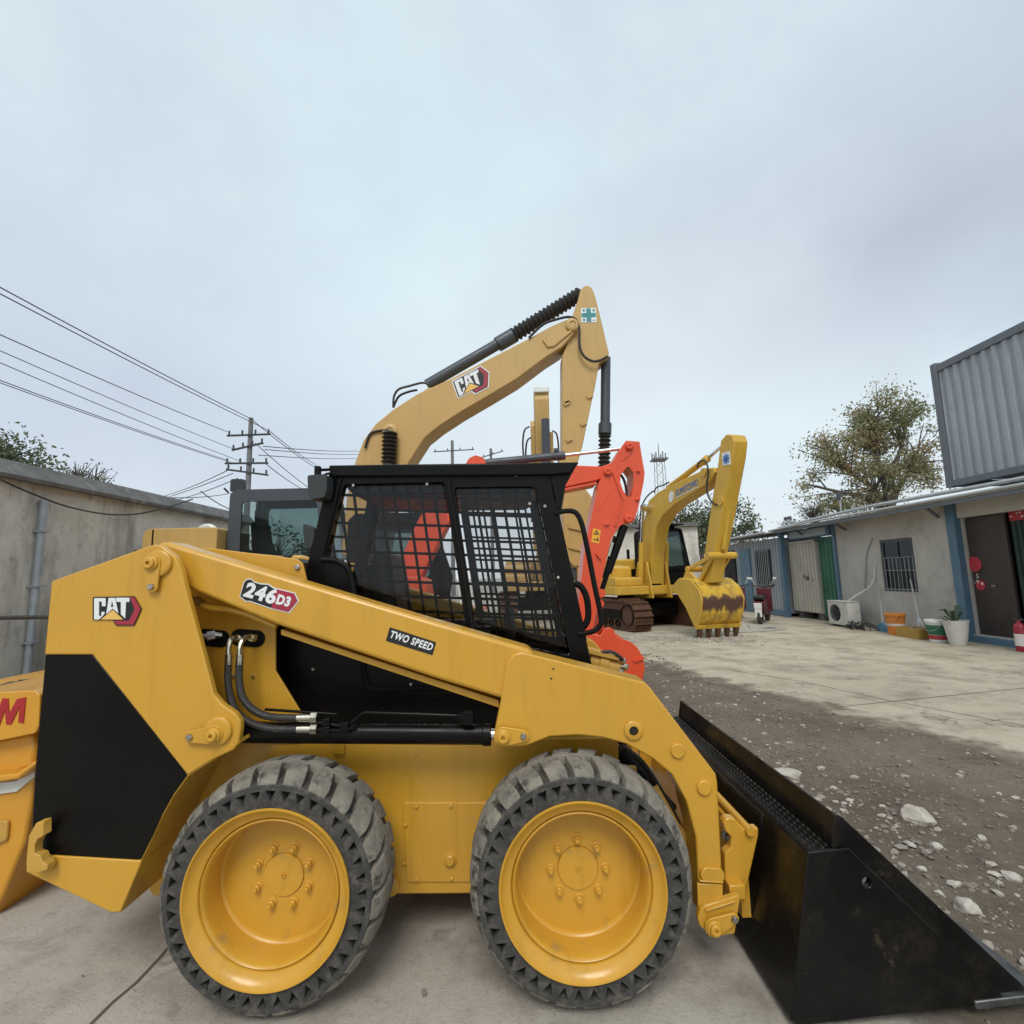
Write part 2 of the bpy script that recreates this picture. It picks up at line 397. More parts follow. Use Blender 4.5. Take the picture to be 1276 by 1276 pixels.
# ---- lift arms
TUBE = [(196, 676.5), (208, 675), (222, 680), (540, 774.6), (660, 809), (700, 860), (640, 878), (622, 870), (540, 845), (344, 778.6), (238, 735), (212, 722), (196, 712)]
LEG = [(624, 873), (630, 831), (633, 823), (640, 815.5), (649, 812.5), (660, 815), (804, 850.5), (811, 858), (892, 964.5), (894, 975), (899.5, 1087.6), (901, 1117), (899, 1140), (872, 1140), (870, 1096),
       (867, 1043), (855, 998), (837, 965), (813, 945), (780, 927), (750.6, 919), (721, 916), (685, 918), (655, 930), (632, 931), (619.6, 928), (615, 918)]
arms = []
for far in BOTH:
    mb = MB().prism(outline(TUBE, 2.05), 2.05, 2.19)
    arm = side(mb, far).build('lift_arm', M['yellow'], ss, .016, seg=3); arms.append(arm)
    mb = MB().prism(outline(LEG, 2.03), 2.028, 2.18)
    leg = side(mb, far).build('arm_elbow', M['yellow'], arm, .006)
    # strip of flange under the tube
    mb = MB().prism(outline([(350, 784), (622, 873), (622, 882), (350, 791)], 2.10), 2.10, 2.15)
    side(mb, far).build('arm_flange', M['yellow'], arm, .002)
    pin(leg, (627, 916), (652, 915), 2.028, .036, far)
    mb = MB()
    q = at(789, 910, 2.028); mb.lathe([(.036, 0), (.036, -.008), (.03, -.012), (.018, -.012), (.018, .02)], q, 'y', 26)
    for px, py in ((844, 935), (877, 981)):
        mb.lathe([(.028, 0), (.028, -.008), (.024, -.012), (.0, -.012)], at(px, py, 2.028), 'y', 24)
    side(mb, far).each('arm_boss', M['yellow'], leg)
    mb = MB().lathe([(.0179, -.004), (0, -.004)], q, 'y', 20)
    for px, py in ((689.5, 833.5), (687, 845.5)): mb.lathe([(.004, -.0012), (0, -.0012)], at(px, py, 2.028), 'y', 8)
    side(mb, far).each('bore', M['decal_black'], leg)
    mb = MB()
    a, c = at(880, 1088, 2.028), at(893, 1089, 2.028)
    mb.prism(stadium((a.x, a.z), (c.x, c.z), .026, .026), 2.014, 2.03)
    mb.prism(outline([(871, 1095.5), (901, 1097.5), (901, 1100), (871, 1098)], 2.02), 2.012, 2.03)
    mb.prism(outline([(869, 1101), (901, 1102), (901, 1141), (870, 1141)], 2.018), 2.018, 2.03)
    side(mb, far).build('arm_stop', M['yellow'], leg, .004)
# decals on the near arm
YA = 2.0492
def arm_pt(px, py): p = P(px, py, YA); return Vector((p.x, YA, p.z))
def flat(parent, name, poly, mat, k, step=.0012):
    mb = MB().prism([(lambda v: (v.x, v.z))(arm_pt(*q)) for q in poly], YA-step*k, YA-step*(k-1)); return mb.build(name, M[mat], parent)
Z = lambda x, y: (200+x/3.753, 640+y/3.753)
flat(arms[0], 'decal_edge', [Z(*q) for q in ((370, 388), (388, 322), (402, 306), (425, 304), (440, 318), (470, 326), (505, 328), (530, 345), (630, 370), (648, 408), (603, 466), (515, 445), (420, 412), (398, 412))], 'white', 1)
flat(arms[0], 'decal_backing', [Z(*q) for q in ((374, 386), (392, 324), (404, 310), (424, 308), (438, 322), (470, 331), (503, 333), (528, 350), (590, 365), (545, 440), (515, 440), (420, 407), (400, 407))], 'decal_black', 2)
flat(arms[0], 'decal_hexagon', [Z(*q) for q in ((540, 352), (627, 374), (642, 408), (600, 460), (520, 441))], 'decal_red', 3)
def arm_text(parent, s, p0, p1, up, h, mat, k, bold, shear=.15):
    o, e, t = arm_pt(*p0), arm_pt(*p1), arm_pt(*up)
    mb = MB(); write(mb, s, o+Vector((0, -.0012*(k-1), 0)), e-o, t-o, (e-o).length, (t-o).length, (0, -1, 0), .0012, bold, shear, 1.12)
    mb.build('lettering', M[mat], parent)
arm_text(arms[0], '246', Z(386, 386), Z(534, 427), Z(404, 314), 0, 'white', 4, .045)
arm_text(arms[0], 'D3', Z(540, 422), Z(606, 438), Z(550, 374), 0, 'white', 5, .055)
Z2 = lambda x, y: (440+x/5.317, 780+y/5.317)
flat(arms[0], 'decal_backing', rnd([Z2(*q) for q in ((243, 8), (550, 108), (526, 193), (218, 98))], 1.0), 'decal_black', 1)
arm_text(arms[0], 'TWO SPEED', Z2(242, 77), Z2(520, 166), Z2(258, 29), 0, 'white', 2, .03)
# yellow pressure pipe running under the arm
for far in BOTH:
    mb = MB(); path = [(243, 748), (252, 754), (262, 757), (285, 759), (305, 764), (325, 772), (345, 781)]
    mb.tube([at(x, y, 2.13) for x, y in path], .014, 10)
    side(mb, far).build('pressure_pipe', M['yellow'], arms[far])
mb = MB(); mb.tube([at(236, 745, 2.13), at(246, 749, 2.13)], .012, 8); mb.tube([at(244, 747, 2.13), at(253, 753, 2.13)], .019, 6)
mb.build('pipe_fitting', M['zinc'], arms[0])
# ---- lift cylinders and their plumbing
for far in BOTH:
    mb = MB(); a, c = at(268, 912, 2.1), at(611, 914.5, 2.1)
    mb.tube([a, c], .041, 24); d = (c-a).normalized()
    mb.tube([c-d*.03, c+d*.004], .045, 24)
    cyl = side(mb, far).build('lift_cylinder', M['black'], ss, .003)
    mb = MB().tube([c, at(628, 915.5, 2.1)], .022, 16); side(mb, far).build('piston_rod', M['chrome'], cyl)
    mb = MB()
    mb.tube([at(372, 899, 2.06), at(404, 901, 2.06), at(430, 906, 2.06), at(440, 899, 2.06), at(452, 889, 2.06), at(456, 888, 2.06), at(575, 892, 2.06)], .008, 8)
    mb.tube([at(390, 909, 2.05), at(432, 911, 2.05), at(442, 903, 2.05)], .008, 8)
    mb.tube([at(330, 884, 2.09), at(420, 890, 2.09)], .006, 8)
    for px, py in ((407, 899), (430, 904), (407, 909)): mb.obox(at(px, py, 2.055), (.016, 0, 0), (0, .016, 0), (0, 0, .014))
    p = at(583, 893, 2.06); mb.obox(p, (.022, 0, 0), (0, .022, 0), (0, 0, .024)); mb.obox(at(574, 893, 2.06), (.014, 0, 0), (0, .012, 0), (0, 0, .012))
    side(mb, far).build('steel_line', M['black'], cyl, .002)
def smooth_path(pts, n=6):
    out = []
    for i in range(len(pts)-1):
        p0, p1, p2, p3 = pts[max(i-1, 0)], pts[i], pts[i+1], pts[min(i+2, len(pts)-1)]
        for k in range(n):
            t = k/n; out.append(.5*((2*p1)+(p2-p0)*t+(2*p0-5*p1+4*p2-p3)*t*t+(3*p1-p0-3*p2+p3)*t**3))
    out.append(pts[-1]); return out
for far in BOTH:
    for path, fit in (([(285, 824, 2.14), (284, 845, 2.13), (287, 868, 2.11), (296, 889, 2.08), (315, 902, 2.06), (340, 908, 2.055), (372, 908.5, 2.055)], ((300, 796, 2.225), (290, 795, 2.17), (285, 806, 2.145), (284.7, 822, 2.14))),
                      ([(298.5, 824, 2.13), (298, 845, 2.12), (302, 868, 2.10), (315, 884, 2.07), (336, 893, 2.06), (372, 894.5, 2.055)], ((318, 795, 2.225), (306, 794, 2.17), (299, 806, 2.14), (298.5, 822, 2.13)))):
        pts = smooth_path([at(*q) for q in path], 8)
        mb = MB().tube(pts, [.0135+.0016*(i % 2) for i in range(len(pts))], 10)
        h = side(mb, far).build('hydraulic_hose', M['hose'], ss)
        mb = MB(); mb.tube(smooth_path([at(*q) for q in fit], 5), .0105, 10)
        e0, e1 = at(*fit[0]), at(*fit[1]); mb.tube([e0, e0+(e1-e0)*.45], .018, 6)
        a = at(*path[0]); mb.tube([a+Vector((0, 0, .028)), a-Vector((0, 0, .026))], .0155, 12)
        a = at(*path[-1]); mb.tube([a-Vector((.004, 0, 0)), a+Vector((.05, 0, -.001))], .0155, 12); mb.tube([a+Vector((.05, 0, -.001)), a+Vector((.075, 0, -.001))], .021, 6)
        side(mb, far).each('hose_fitting', M['zinc'], h)
mb = MB(); mb.tube([at(243, 794, 2.19), at(256, 793, 2.20), at(268, 791, 2.22), at(276, 792, 2.235)], .013, 10); mb.tube([at(258, 793, 2.20), at(268, 791.5, 2.215)], .02, 6)
mb.each('hose_fitting', M['steel'], hood)
# ---- cab
YCAB = 2.37
SIDE = [(412, 583), (684, 584), (738, 832), (746, 905), (343, 908), (343, 784), (378, 722), (384, 700)]
WIN_REAR = [(429, 603), (553, 600.5), (582, 792), (446, 775), (441, 745), (437, 721), (425, 703.5), (404, 698)]
WIN_FRONT = [(566, 607), (667, 606), (711, 818), (594, 795)]
cabY0, cabY1 = YCAB, YCAB+.045
cabm = MB().prism(outline(SIDE, YCAB), cabY0, cabY1, [rnd(outline(WIN_REAR, YCAB), .012, 3), rnd(outline(WIN_FRONT, YCAB), .014, 3)])
cab_o = cabm.build('cab', M['black'], ss, .003)
side(MB().prism(outline(SIDE, YCAB), cabY0, cabY1, [rnd(outline(WIN_REAR, YCAB), .012, 3), rnd(outline(WIN_FRONT, YCAB), .014, 3)]), True).build('cab_side', M['black'], cab_o, .003)
YF = 2*YC-YCAB
rz = P(500, 577, YCAB).z
mb = MB()
mb.prism(outline([(409, 579.5), (722, 575.5), (710, 590), (686, 592), (412, 594)], YCAB-.02), YCAB-.02, YF+.02)
roof = mb.build('roof', M['black'], cab_o, .008)
mb = MB()
mb.prism(outline([(684, 588), (716, 583), (705, 604), (699, 640), (690, 622)], YCAB), YCAB, YCAB+.03); mb.add(*(lambda t: (t.V, t.F))(MB().prism(outline([(684, 588), (716, 583), (705, 604), (699, 640), (690, 622)], YCAB), YCAB, YCAB+.03).mirror_y(YC)))
mb.each('visor_bracket', M['black'], cab_o, bevel=.002)
# cab floor, rear wall and front frame
x0, z0 = XZ(343, 908, YCAB); x1, z1 = XZ(746, 905, YCAB); xr, zr = XZ(384, 700, YCAB); xt, zt = XZ(412, 583, YCAB); xf, zf = XZ(684, 584, YCAB)
mb = MB(); mb.box((x0, cabY1, z0), (x1, YF-.045, z0+.05)); mb.prism([(x0, z0), (x0+.06, z0), (xr+.05, zr-.12), (xr-.01, zr-.12)], cabY1, YF-.045)
for yy in (cabY1, YF-.10): mb.prism([(xr, zr-.12), (xr+.05, zr-.12), (xt+.05, zt), (xt, zt)], yy, yy+.055)
mb.prism([(x1-.05, z0), (x1, z0), (x1-.06, z0+.35), (x1-.11, z0+.35)], cabY1, YF-.045)
mb.build('cab_shell', M['black'], cab_o, .003)
a, c = Vector((xf-.012, 0, zf)), Vector((x1-.05, 0, z0+.35))
mb = MB()
for yy in (cabY1+.02, YF-.065): mb.bar((a.x, yy, a.z), (c.x, yy, c.z), .04, .04, (0, 1, 0))
mb.bar((a.x, cabY1, a.z-.03), (a.x, YF-.045, a.z-.03), .05, .05)
mb.bar((a.x*.5+c.x*.5, cabY1, a.z*.5+c.z*.5), (a.x*.5+c.x*.5, YF-.045, a.z*.5+c.z*.5), .02, .02)
mb.build('front_door_frame', M['black'], cab_o, .003)
# punched steel guards
def grille(win, Y, far):
    poly = outline(win, YCAB); up = (Vector(outline([(563, 600)], YCAB)[0])-Vector(outline([(592, 790)], YCAB)[0])).normalized(); rt = Vector((math.cos(R(-3)), math.sin(R(-3))))
    c = Vector(poly[0]); mb = MB()
    def clip(o, d):
        ts = []
        for i in range(len(poly)):
            p, q = Vector(poly[i]), Vector(poly[(i+1) % len(poly)]); e = q-p
            den = d.x*e.y-d.y*e.x
            if abs(den) < 1e-9: continue
            w = p-o; t = (w.x*e.y-w.y*e.x)/den; s = (w.x*d.y-w.y*d.x)/den
            if 0 <= s <= 1: ts.append(t)
        ts.sort(); return ts
    w, sv, sh = .0066, .066, .070
    for i in range(-16, 17):
        for d, o, wd in ((up, c+rt*(i*sv+.03), rt), (rt, c-up*(i*sh+.05), up)):
            ts = clip(o, d)
            for a, e in zip(ts[::2], ts[1::2]):
                p, q = o+d*(a-.02), o+d*(e+.02)
                mb.prism([tuple(p-wd*w), tuple(q-wd*w), tuple(q+wd*w), tuple(p+wd*w)], Y + (0 if d is up else .0006), Y+.006 + (0 if d is up else .0006))
    # webs that round the corners of each opening
    for i in range(-16, 17):
        for j in range(-16, 17):
            # crossing of vertical i and horizontal j
            o1, o2 = c+rt*(i*sv+.03), c-up*(j*sh+.05)
            den = up.x*rt.y-up.y*rt.x; wv = o2-o1; t = (wv.x*rt.y-wv.y*rt.x)/den; q = o1+up*t
            n = sum(1 for a in range(len(poly)) if (poly[a][1] > q.y) != (poly[(a+1) % len(poly)][1] > q.y) and q.x < (poly[(a+1) % len(poly)][0]-poly[a][0])*(q.y-poly[a][1])/(poly[(a+1) % len(poly)][1]-poly[a][1])+poly[a][0])
            if n % 2: s = .0135; mb.prism([tuple(q+rt*s), tuple(q+up*s), tuple(q-rt*s), tuple(q-up*s)], Y+.0012, Y+.0052)
    return side(mb, far).build('window_guard', M['blackm'], cab_o)
for far in BOTH:
    if not far: grille(WIN_REAR, cabY1-.012, far)
    grille(WIN_FRONT, cabY1-.012, far)
    if far: continue
    side(MB().prism(rnd(outline([(431, 606), (551, 603.5), (578, 785), (450, 770), (445, 745), (441, 719), (428, 700.5), (409, 695)], YCAB), .01, 3), YCAB+.012, YCAB+.017), far).build('window_pane', M['glass'], cab_o)
    side(MB().prism(outline([(568, 609), (665, 608), (708, 814), (596, 791)], YCAB), YCAB+.012, YCAB+.017), far).build('window_pane', M['glass'], cab_o)
mb = MB()
for px, py in ((440, 605), (532, 603.5), (472, 592.5), (557, 592), (643, 592), (430.5, 700), (679, 631), (660, 628), (695.5, 720), (512, 853), (390, 834)):
    mb.lathe([(.008, 0), (.008, -.004), (.004, -.007)], at(px, py, YCAB), 'y', 12, cap1=True)
mb.each('window_bolt', M['steel'], cab_o)
# raised black frames on the side
def rail(path, r, name, Y=YCAB-.004, mat='blackm'):
    mb = MB().tube(smooth_path([at(x, y, Y) for x, y in path], 5), r, 8); return mb.build(name, M[mat], cab_o)
rail([(452, 812), (453, 835), (460, 856), (480, 859), (560, 857), (605, 857)], .012, 'door_seal')
rail([(401, 697), (420, 699), (434, 710), (440, 735), (441, 758)], .014, 'fender_seal')
rail([(424, 596), (402, 690)], .010, 'post_seal')
rail([(558, 598), (590, 792)], .013, 'centre_post')
mb = MB()
mb.tube(smooth_path([at(*q) for q in ((692, 640, 2.37), (703, 637, 2.36), (716, 638, 2.35), (724, 650, 2.345), (731, 679, 2.345), (741, 730, 2.345), (749, 768, 2.345), (747, 780, 2.345), (738, 787, 2.35), (720, 790, 2.37))], 5), .0125, 10)
mb.build('grab_handle', M['blackm'], cab_o)
mb = MB()
mb.tube(smooth_path([at(*q) for q in ((716, 727, 2.40), (724, 731, 2.40), (731, 745, 2.40), (733, 768, 2.40), (728, 780, 2.40), (721, 784, 2.40))], 5), .016, 10)
mb.build('grab_handle', M['blackm'], cab_o)
# rear work lamp
mb = MB(); mb.prism(rnd(outline([(387, 594), (411, 593), (411, 612), (408, 622), (392, 624), (388, 618)], 2.30), .012, 3), 2.26, 2.35)
wl = mb.build('work_lamp', M['plastic'], cab_o, .006)
mb = MB(); mb.obox(at(396, 588, 2.30), (.012, 0, 0), (0, .012, 0), (0, 0, .026))
mb.tube(smooth_path([at(400, 594, 2.31), at(410, 590, 2.32), at(418, 594, 2.35)], 4), .006, 6)
mb.bar(at(394, 586, 2.30), at(414, 585, 2.38), .025, .012)
mb.build('lamp_bracket', M['blackm'], wl)
# operator station
mb = MB(); mb.box((-.66, 2.5, .95), (-.18, 2.98, 1.10)); mb.prism([(-.66, 1.06), (-.54, 1.06), (-.64, 1.62), (-.74, 1.62)], 2.52, 2.96)
mb.build('seat', M['seat'], cab_o, .04, seg=3)
mb = MB()
for yy in (2.50, 2.94): mb.tube([(-.05, yy+.02, .8), (-.02, yy+.02, 1.2)], .015, 8); mb.tube([(-.02, yy+.02, 1.18), (-.03, yy+.02, 1.30)], .026, 10); mb.box((-.55, yy-.03, 1.18), (-.12, yy+.05, 1.24))
mb.build('control_lever', M['plastic'], cab_o, .006)
mb = MB(); mb.prism([(xt+.02, zt-.05), (xf-.02, zf-.05), (xf-.10, zf-.11), (xt+.1, zt-.13)], cabY1+.01, YF-.055)
mb.build('headliner', M['plastic'], cab_o, .01)
# ---- wheels
HUB = [(-.878, .403), (.214, .403)]
def tyre_mesh():
    mb = MB(); N = 40; rin, rout = .292, .362
    # outer sidewall with the triangular pockets of a cushion tyre
    for i in range(N):
        a0, a1 = 2*math.pi*i/N, 2*math.pi*(i+1)/N; am = (a0+a1)/2; da = (a1-a0)
        pt = lambda r, a, y: Vector((r*math.cos(a), y, r*math.sin(a)))
        tl, tr, ap = (.345, am-da*.34), (.345, am+da*.34), (.309, am)
        o = [(rin, a0), (rin, am), (rin, a1), (rout, a1), (rout, am), (rout, a0)]
        vs = [pt(r, a, 0) for r, a in o]+[pt(*tl, .0005), pt(*tr, .0005), pt(*ap, .0005)]+[pt(.342, am-da*.26, .035), pt(.342, am+da*.26, .035), pt(.318, am, .035)]
        mb.add(vs, [(0, 1, 8), (0, 8, 6, 5), (1, 2, 8), (2, 3, 7, 8), (5, 6, 4), (4, 6, 7), (4, 7, 3), (6, 8, 11, 9), (8, 7, 10, 11), (7, 6, 9, 10), (9, 11, 10)])
    mb.lathe([(.362, 0), (.366, .004), (.368, .014), (.372, .130), (.368, .250), (.36, .262), (.29, .262), (.286, .25), (.286, .0), (.292, 0)], (0, 0, 0), 'y', 80)
    return mb
def lug_mesh():
    mb = MB(); N = 25; rng = random.Random(3)
    for half in (0, 1):
        for i in range(N):
            a = 2*math.pi*(i+.5*half)/N; w = R(5.8); sk = R(4.5)
            ys = [(.003, .368, 0), (.020, .385, .08), (.050, .396, .35), (.095, .400, .7), (.140, .401, 1.0)]
            vs = []; k = rng.uniform(-.0025, .0015)
            for (y, rt, s) in ys:
                yy = y if not half else .262-y; tw = w*(.93 if s < .05 else 1 if s < .5 else .9)
                for (ang, rr) in ((-tw, .352), (-tw*.93, rt+k), (0, rt+k+.0007), (tw*.93, rt+k), (tw, .352)):
                    t = a+sk*s+ang+rng.uniform(-.003, .003); vs.append((rr*math.cos(t), yy, rr*math.sin(t)))
            fs = []
            for q in range(len(ys)-1):
                for c in range(4): fs.append((q*5+c, q*5+c+1, q*5+5+c+1, q*5+5+c))
            fs += [(0, 1, 2, 3, 4), tuple(range(len(vs)-1, len(vs)-6, -1))]
            mb.add(vs, fs)
    return mb
def rim_mesh():
    mb = MB()
    mb.lathe([(.284, .05), (.287, .0), (.2905, -.010), (.2885, -.016), (.284, -.015), (.279, -.006), (.271, .004), (.258, .012), (.249, .016), (.2455, .0245), (.2435, .028), (.242, .019), (.238, .017),
              (.233, .022), (.229, .032), (.228, .06), (.228, .120), (.223, .123), (.219, .129), (.217, .1335), (.076, .1335), (.0745, .1365), (.073, .1335), (.073, .128), (.0085, .128), (.0085, .122), (.0045, .122), (.004, .128), (0, .128)], (0, 0, 0), 'y', 96)
    return mb
def nut_mesh():
    mb = MB()
    for i in range(8):
        a = 2*math.pi*i/8+math.pi/2; c = (.102*math.cos(a), 0, .102*math.sin(a))
        mb.lathe([(.0175, .134), (.0175, .130), (.0125, .128), (.0125, .114), (.0105, .112), (.0075, .112), (.0075, .103), (.005, .102)], c, 'y', 12, cap1=True)
    return mb
YW = 1.872
hub = Vector((HUB[0][0], YW, HUB[0][1]))
w0 = rim_mesh().build('wheel', M['yellow_rim'], ss, origin=Vector((0, 0, 0))); w0.location = hub-ORG[ss]; ORG[w0] = Vector((0, 0, 0))
tm, lm, nm = tyre_mesh(), lug_mesh(), nut_mesh()
for mb_, nme, mt in ((tm, 'tyre', 'rubber'), (lm, 'tread', 'tread')):
    mb_.build(nme, M[mt], w0, origin=Vector((0, 0, 0)), bevel=.002 if nme == 'tread' else 0)
nm.each('wheel_nut', M['yellow_rim'], w0, origin=Vector((0, 0, 0)))
w0.rotation_euler.y = .393
for (x, z), far in ((HUB[1], 0), (HUB[0], 1), (HUB[1], 1)):
    y = 2*YC-YW if far else YW
    w = copy_tree(w0, ss, Vector((x, y, z))-ORG[ss], math.pi if far else 0)
    w.rotation_euler.y = .0 if x > 0 else .12
# axle housings
mb = MB()
for x, z in HUB: mb.tube([(x, YW+.17, z), (x, 2*YC-YW-.17, z)], .10, 20)
mb.each('axle', M['yellow_dusty'], ss)
# ---- front face and coupler
mb = MB()
mb.prism(outline([(740, 930), (780, 960), (830, 1035), (850, 1100), (838, 1112), (800, 1085), (740, 1000)], 2.32), 2.32, 2*YC-2.32)
mb.build('front_plate', M['yellow_dusty'], chassis, .004)
for far in BOTH:
    mb = MB()   # tilt cylinder inside the arm
    mb.tube([at(770, 935, 2.30), at(835, 1010, 2.30)], .035, 16)
    t = side(mb, far).build('tilt_cylinder', M['blackm'], ss)
    mb = MB().tube([at(835, 1010, 2.3), at(880, 1085, 2.28)], .02, 14); side(mb, far).build('piston_rod', M['chrome'], t)
    mb = MB(); mb.tube(smooth_path([at(*q) for q in ((775, 930, 2.24), (800, 950, 2.24), (826, 990, 2.24), (842, 1020, 2.24), (858, 1060, 2.24))]), .012, 8)
    side(mb, far).build('hydraulic_hose', M['hose'], ss)
    mb = MB(); mb.bar(at(817, 980, 2.17), at(846, 1032, 2.17), .02, .02); mb.obox(at(853, 1042, 2.17), (.02, 0, -.03), (0, .02, 0), (.01, 0, .007)); mb.obox(at(788, 960, 2.2), (.016, 0, 0), (0, .016, 0), (0, 0, .016))
    side(mb, far).build('hose_clip', M['yellow_dusty'], ss, .002)
ZQ = lambda x, y: (780+x/5.106, 930+y/5.106)
cp = MB()
UP = [ZQ(*q) for q in ((612, 480), (628, 455), (650, 447), (690, 455), (745, 520), (836, 512), (836, 560), (742, 985), (628, 1000), (622, 670), (660, 640), (665, 570), (625, 530))]
coup = MB().prism(outline(UP, 2.08), 2.07, 2.11).build('quick_coupler', M['yellow'], ss, .005)
MB().prism(outline(UP, 2.08), 2.07, 2.11).mirror_y(YC).build('coupler_cheek', M['yellow'], coup, .005)
mb = MB()
for far in BOTH:
    t = MB().prism(rnd(outline([ZQ(*q) for q in ((455, 1090), (470, 1035), (500, 1012), (720, 945), (727, 960), (692, 1190), (590, 1208), (520, 1190), (470, 1140))], 2.0), .006, 2), 1.998, 2.025)
    side(t, far); mb.add(t.V, t.F)
    t = MB().prism(outline([ZQ(*q) for q in ((500, 1035), (690, 975), (690, 985), (505, 1046))], 1.995), 1.986, 2.0); side(t, far); mb.add(t.V, t.F)
    t = MB().obox(at(*ZQ(690, 900), 2.06), (.03, 0, 0), (0, .03, 0), (0, 0, .025)); side(t, far); mb.add(t.V, t.F)
mb.each('coupler_ear', M['yellow'], coup, bevel=.004)
for far in BOTH: pin(coup, ZQ(548, 1130), ZQ(672, 1072), 2.0, .033, far, small_r=.018)
mb = MB()
a = at(*ZQ(795, 545), 2.05); mb.tube([a, (a.x, 2*YC-2.05, a.z)], .016, 14)
a = at(*ZQ(720, 700), 2.12); mb.box((a.x-.005, 2.12, a.z-.22), (a.x+.03, 2*YC-2.12, a.z+.10))
mb.each('coupler_bar', M['yellow'], coup)
mb = MB().lathe([(.020, 0), (.020, -.012), (.010, -.014), (.010, -.03), (0, -.03)], at(*ZQ(636, 560), 2.12), 'y', 16); mb.build('latch_bolt', M['edge_steel'], coup)
# auxiliary hydraulic block beside the far arm, seen past the cab
mb = MB(); mb.tube([at(734, 822, 3.15), at(770, 832, 3.15)], .055, 16); mb.tube([at(745, 825, 3.15), at(756, 828, 3.15)], .065, 16); mb.prism(outline([(728, 806), (768, 817), (771, 823), (728, 813)], 3.1), 3.08, 3.2)
ax = mb.build('auxiliary_valve', M['yellow_dusty'], ss, .004)
mb = MB()
for px, py in ((776, 824), (779, 831), (774, 836)): mb.tube([at(px-5, py-1, 3.12), at(px+3, py+1, 3.10)], .02, 8)
mb.each('quick_fitting', M['zinc'], ax)
mb = MB(); mb.tube(smooth_path([at(*q) for q in ((740, 815, 3.1), (760, 812, 3.08), (772, 818, 3.08), (777, 824, 3.1))], 4), .01, 8); mb.build('hydraulic_hose', M['hose'], ax)
# ---- bucket
YB0, YB1 = 1.82, 3.45
bx = lambda px, py: XZ(px, py, YB0)
heel, btop, bfr = bx(985, 1266), bx(1007, 1062), bx(1048, 1057)
gt = bx(1044, 1019); tip = (1.67, .012); floor0 = (.90, .010)
bk = MB()
bk.prism([(heel[0], .03), (heel[0]+.02, .012), (heel[0]+.05, .012), (btop[0]+.025, btop[1]-.02), (btop[0], btop[1]-.004)], YB0+.001, YB1-.001)
bk.prism([(heel[0]+.02, .010), (tip[0]-.1, .008), (tip[0]-.1, .024), (heel[0]+.05, .028)], YB0+.002, YB1-.002)
bk.prism([(bfr[0]-.018, btop[1]-.01), (bfr[0]-.004, btop[1]-.012), (gt[0]+.012, gt[1]), (gt[0], gt[1]+.003)], YB0+.016, YB1-.016)
for q_ in bk.V: q_.z += max(0, q_.x-.9)*.085 if q_.z < .03 else 0
bucket = bk.build('bucket', M['bucket'], ss, .003)
stp = MB(); stp.prism([(btop[0], btop[1]-.004), (btop[0]+.006, btop[1]+.004), (bfr[0]-.019, btop[1]-.004), (bfr[0]-.019, btop[1]-.012)], YB0+.004, YB1-.004)
rng = random.Random(5)       # anti-slip studs
ny = 46
for i in range(ny):
    for j in range(4):
        y = YB0+.03+(YB1-YB0-.06)*(i+.5*(j % 2))/ny; x = btop[0]+.018+j*.022
        stp.add([(x-.007, y-.012, btop[1]+.0005), (x+.007, y-.012, btop[1]+.0005), (x+.007, y+.012, btop[1]+.0005), (x-.007, y+.012, btop[1]+.0005), (x-.003, y-.006, btop[1]+.008), (x+.003, y-.006, btop[1]+.008), (x+.003, y+.006, btop[1]+.008), (x-.003, y+.006, btop[1]+.008)],
               [(0, 1, 5, 4), (1, 2, 6, 5), (2, 3, 7, 6), (3, 0, 4, 7), (4, 5, 6, 7)])
step = stp.build('bucket_step', M['bucket'], bucket)
hole = circle(*bx(1080.5, 1100), .016, 14); hole = [(x, z*1.0) for x, z in hole]
SIDEP = [(heel[0], .024), btop, bx(1058, 1057), (tip[0]-.09, .072)]
INNER = [(bfr[0]-.03, btop[1]-.05), (gt[0]-.002, gt[1]+.002), (gt[0]+.02, gt[1]-.002), (tip[0], .085), (tip[0]-.2, .066)]
for y0, y1, yi0, yi1 in ((YB0, YB0+.014, YB0+.0145, YB0+.028), (YB1-.014, YB1, YB1-.028, YB1-.0145)):
    sp = MB().prism(SIDEP, y0, y1, [hole]).build('bucket_side', M['bucket'], bucket, .003)
    MB().prism(INNER, yi0, yi1, [hole]).build('side_cutter', M['bucket'], sp, .002)
mb = MB().prism([(tip[0]-.20, .002), (tip[0]+.06, .002), (tip[0]+.06, .010), (tip[0]+.0, .026), (tip[0]-.20, .026)], YB0-.006, YB1+.006)
for q_ in mb.V: q_.z += (q_.x-.9)*.085
mb.build('cutting_edge', M['edge_steel'], bucket, .003)
mb = MB()   # back stiffener and bevelled roll under the step
mb.prism([(btop[0]-.03, btop[1]-.13), (btop[0]-.006, btop[1]-.14), (btop[0]+.004, btop[1]-.01), (btop[0]-.012, btop[1]-.02)], YB0+.30, YB1-.05)
mb.build('back_rail', M['bucket'], bucket, .01)
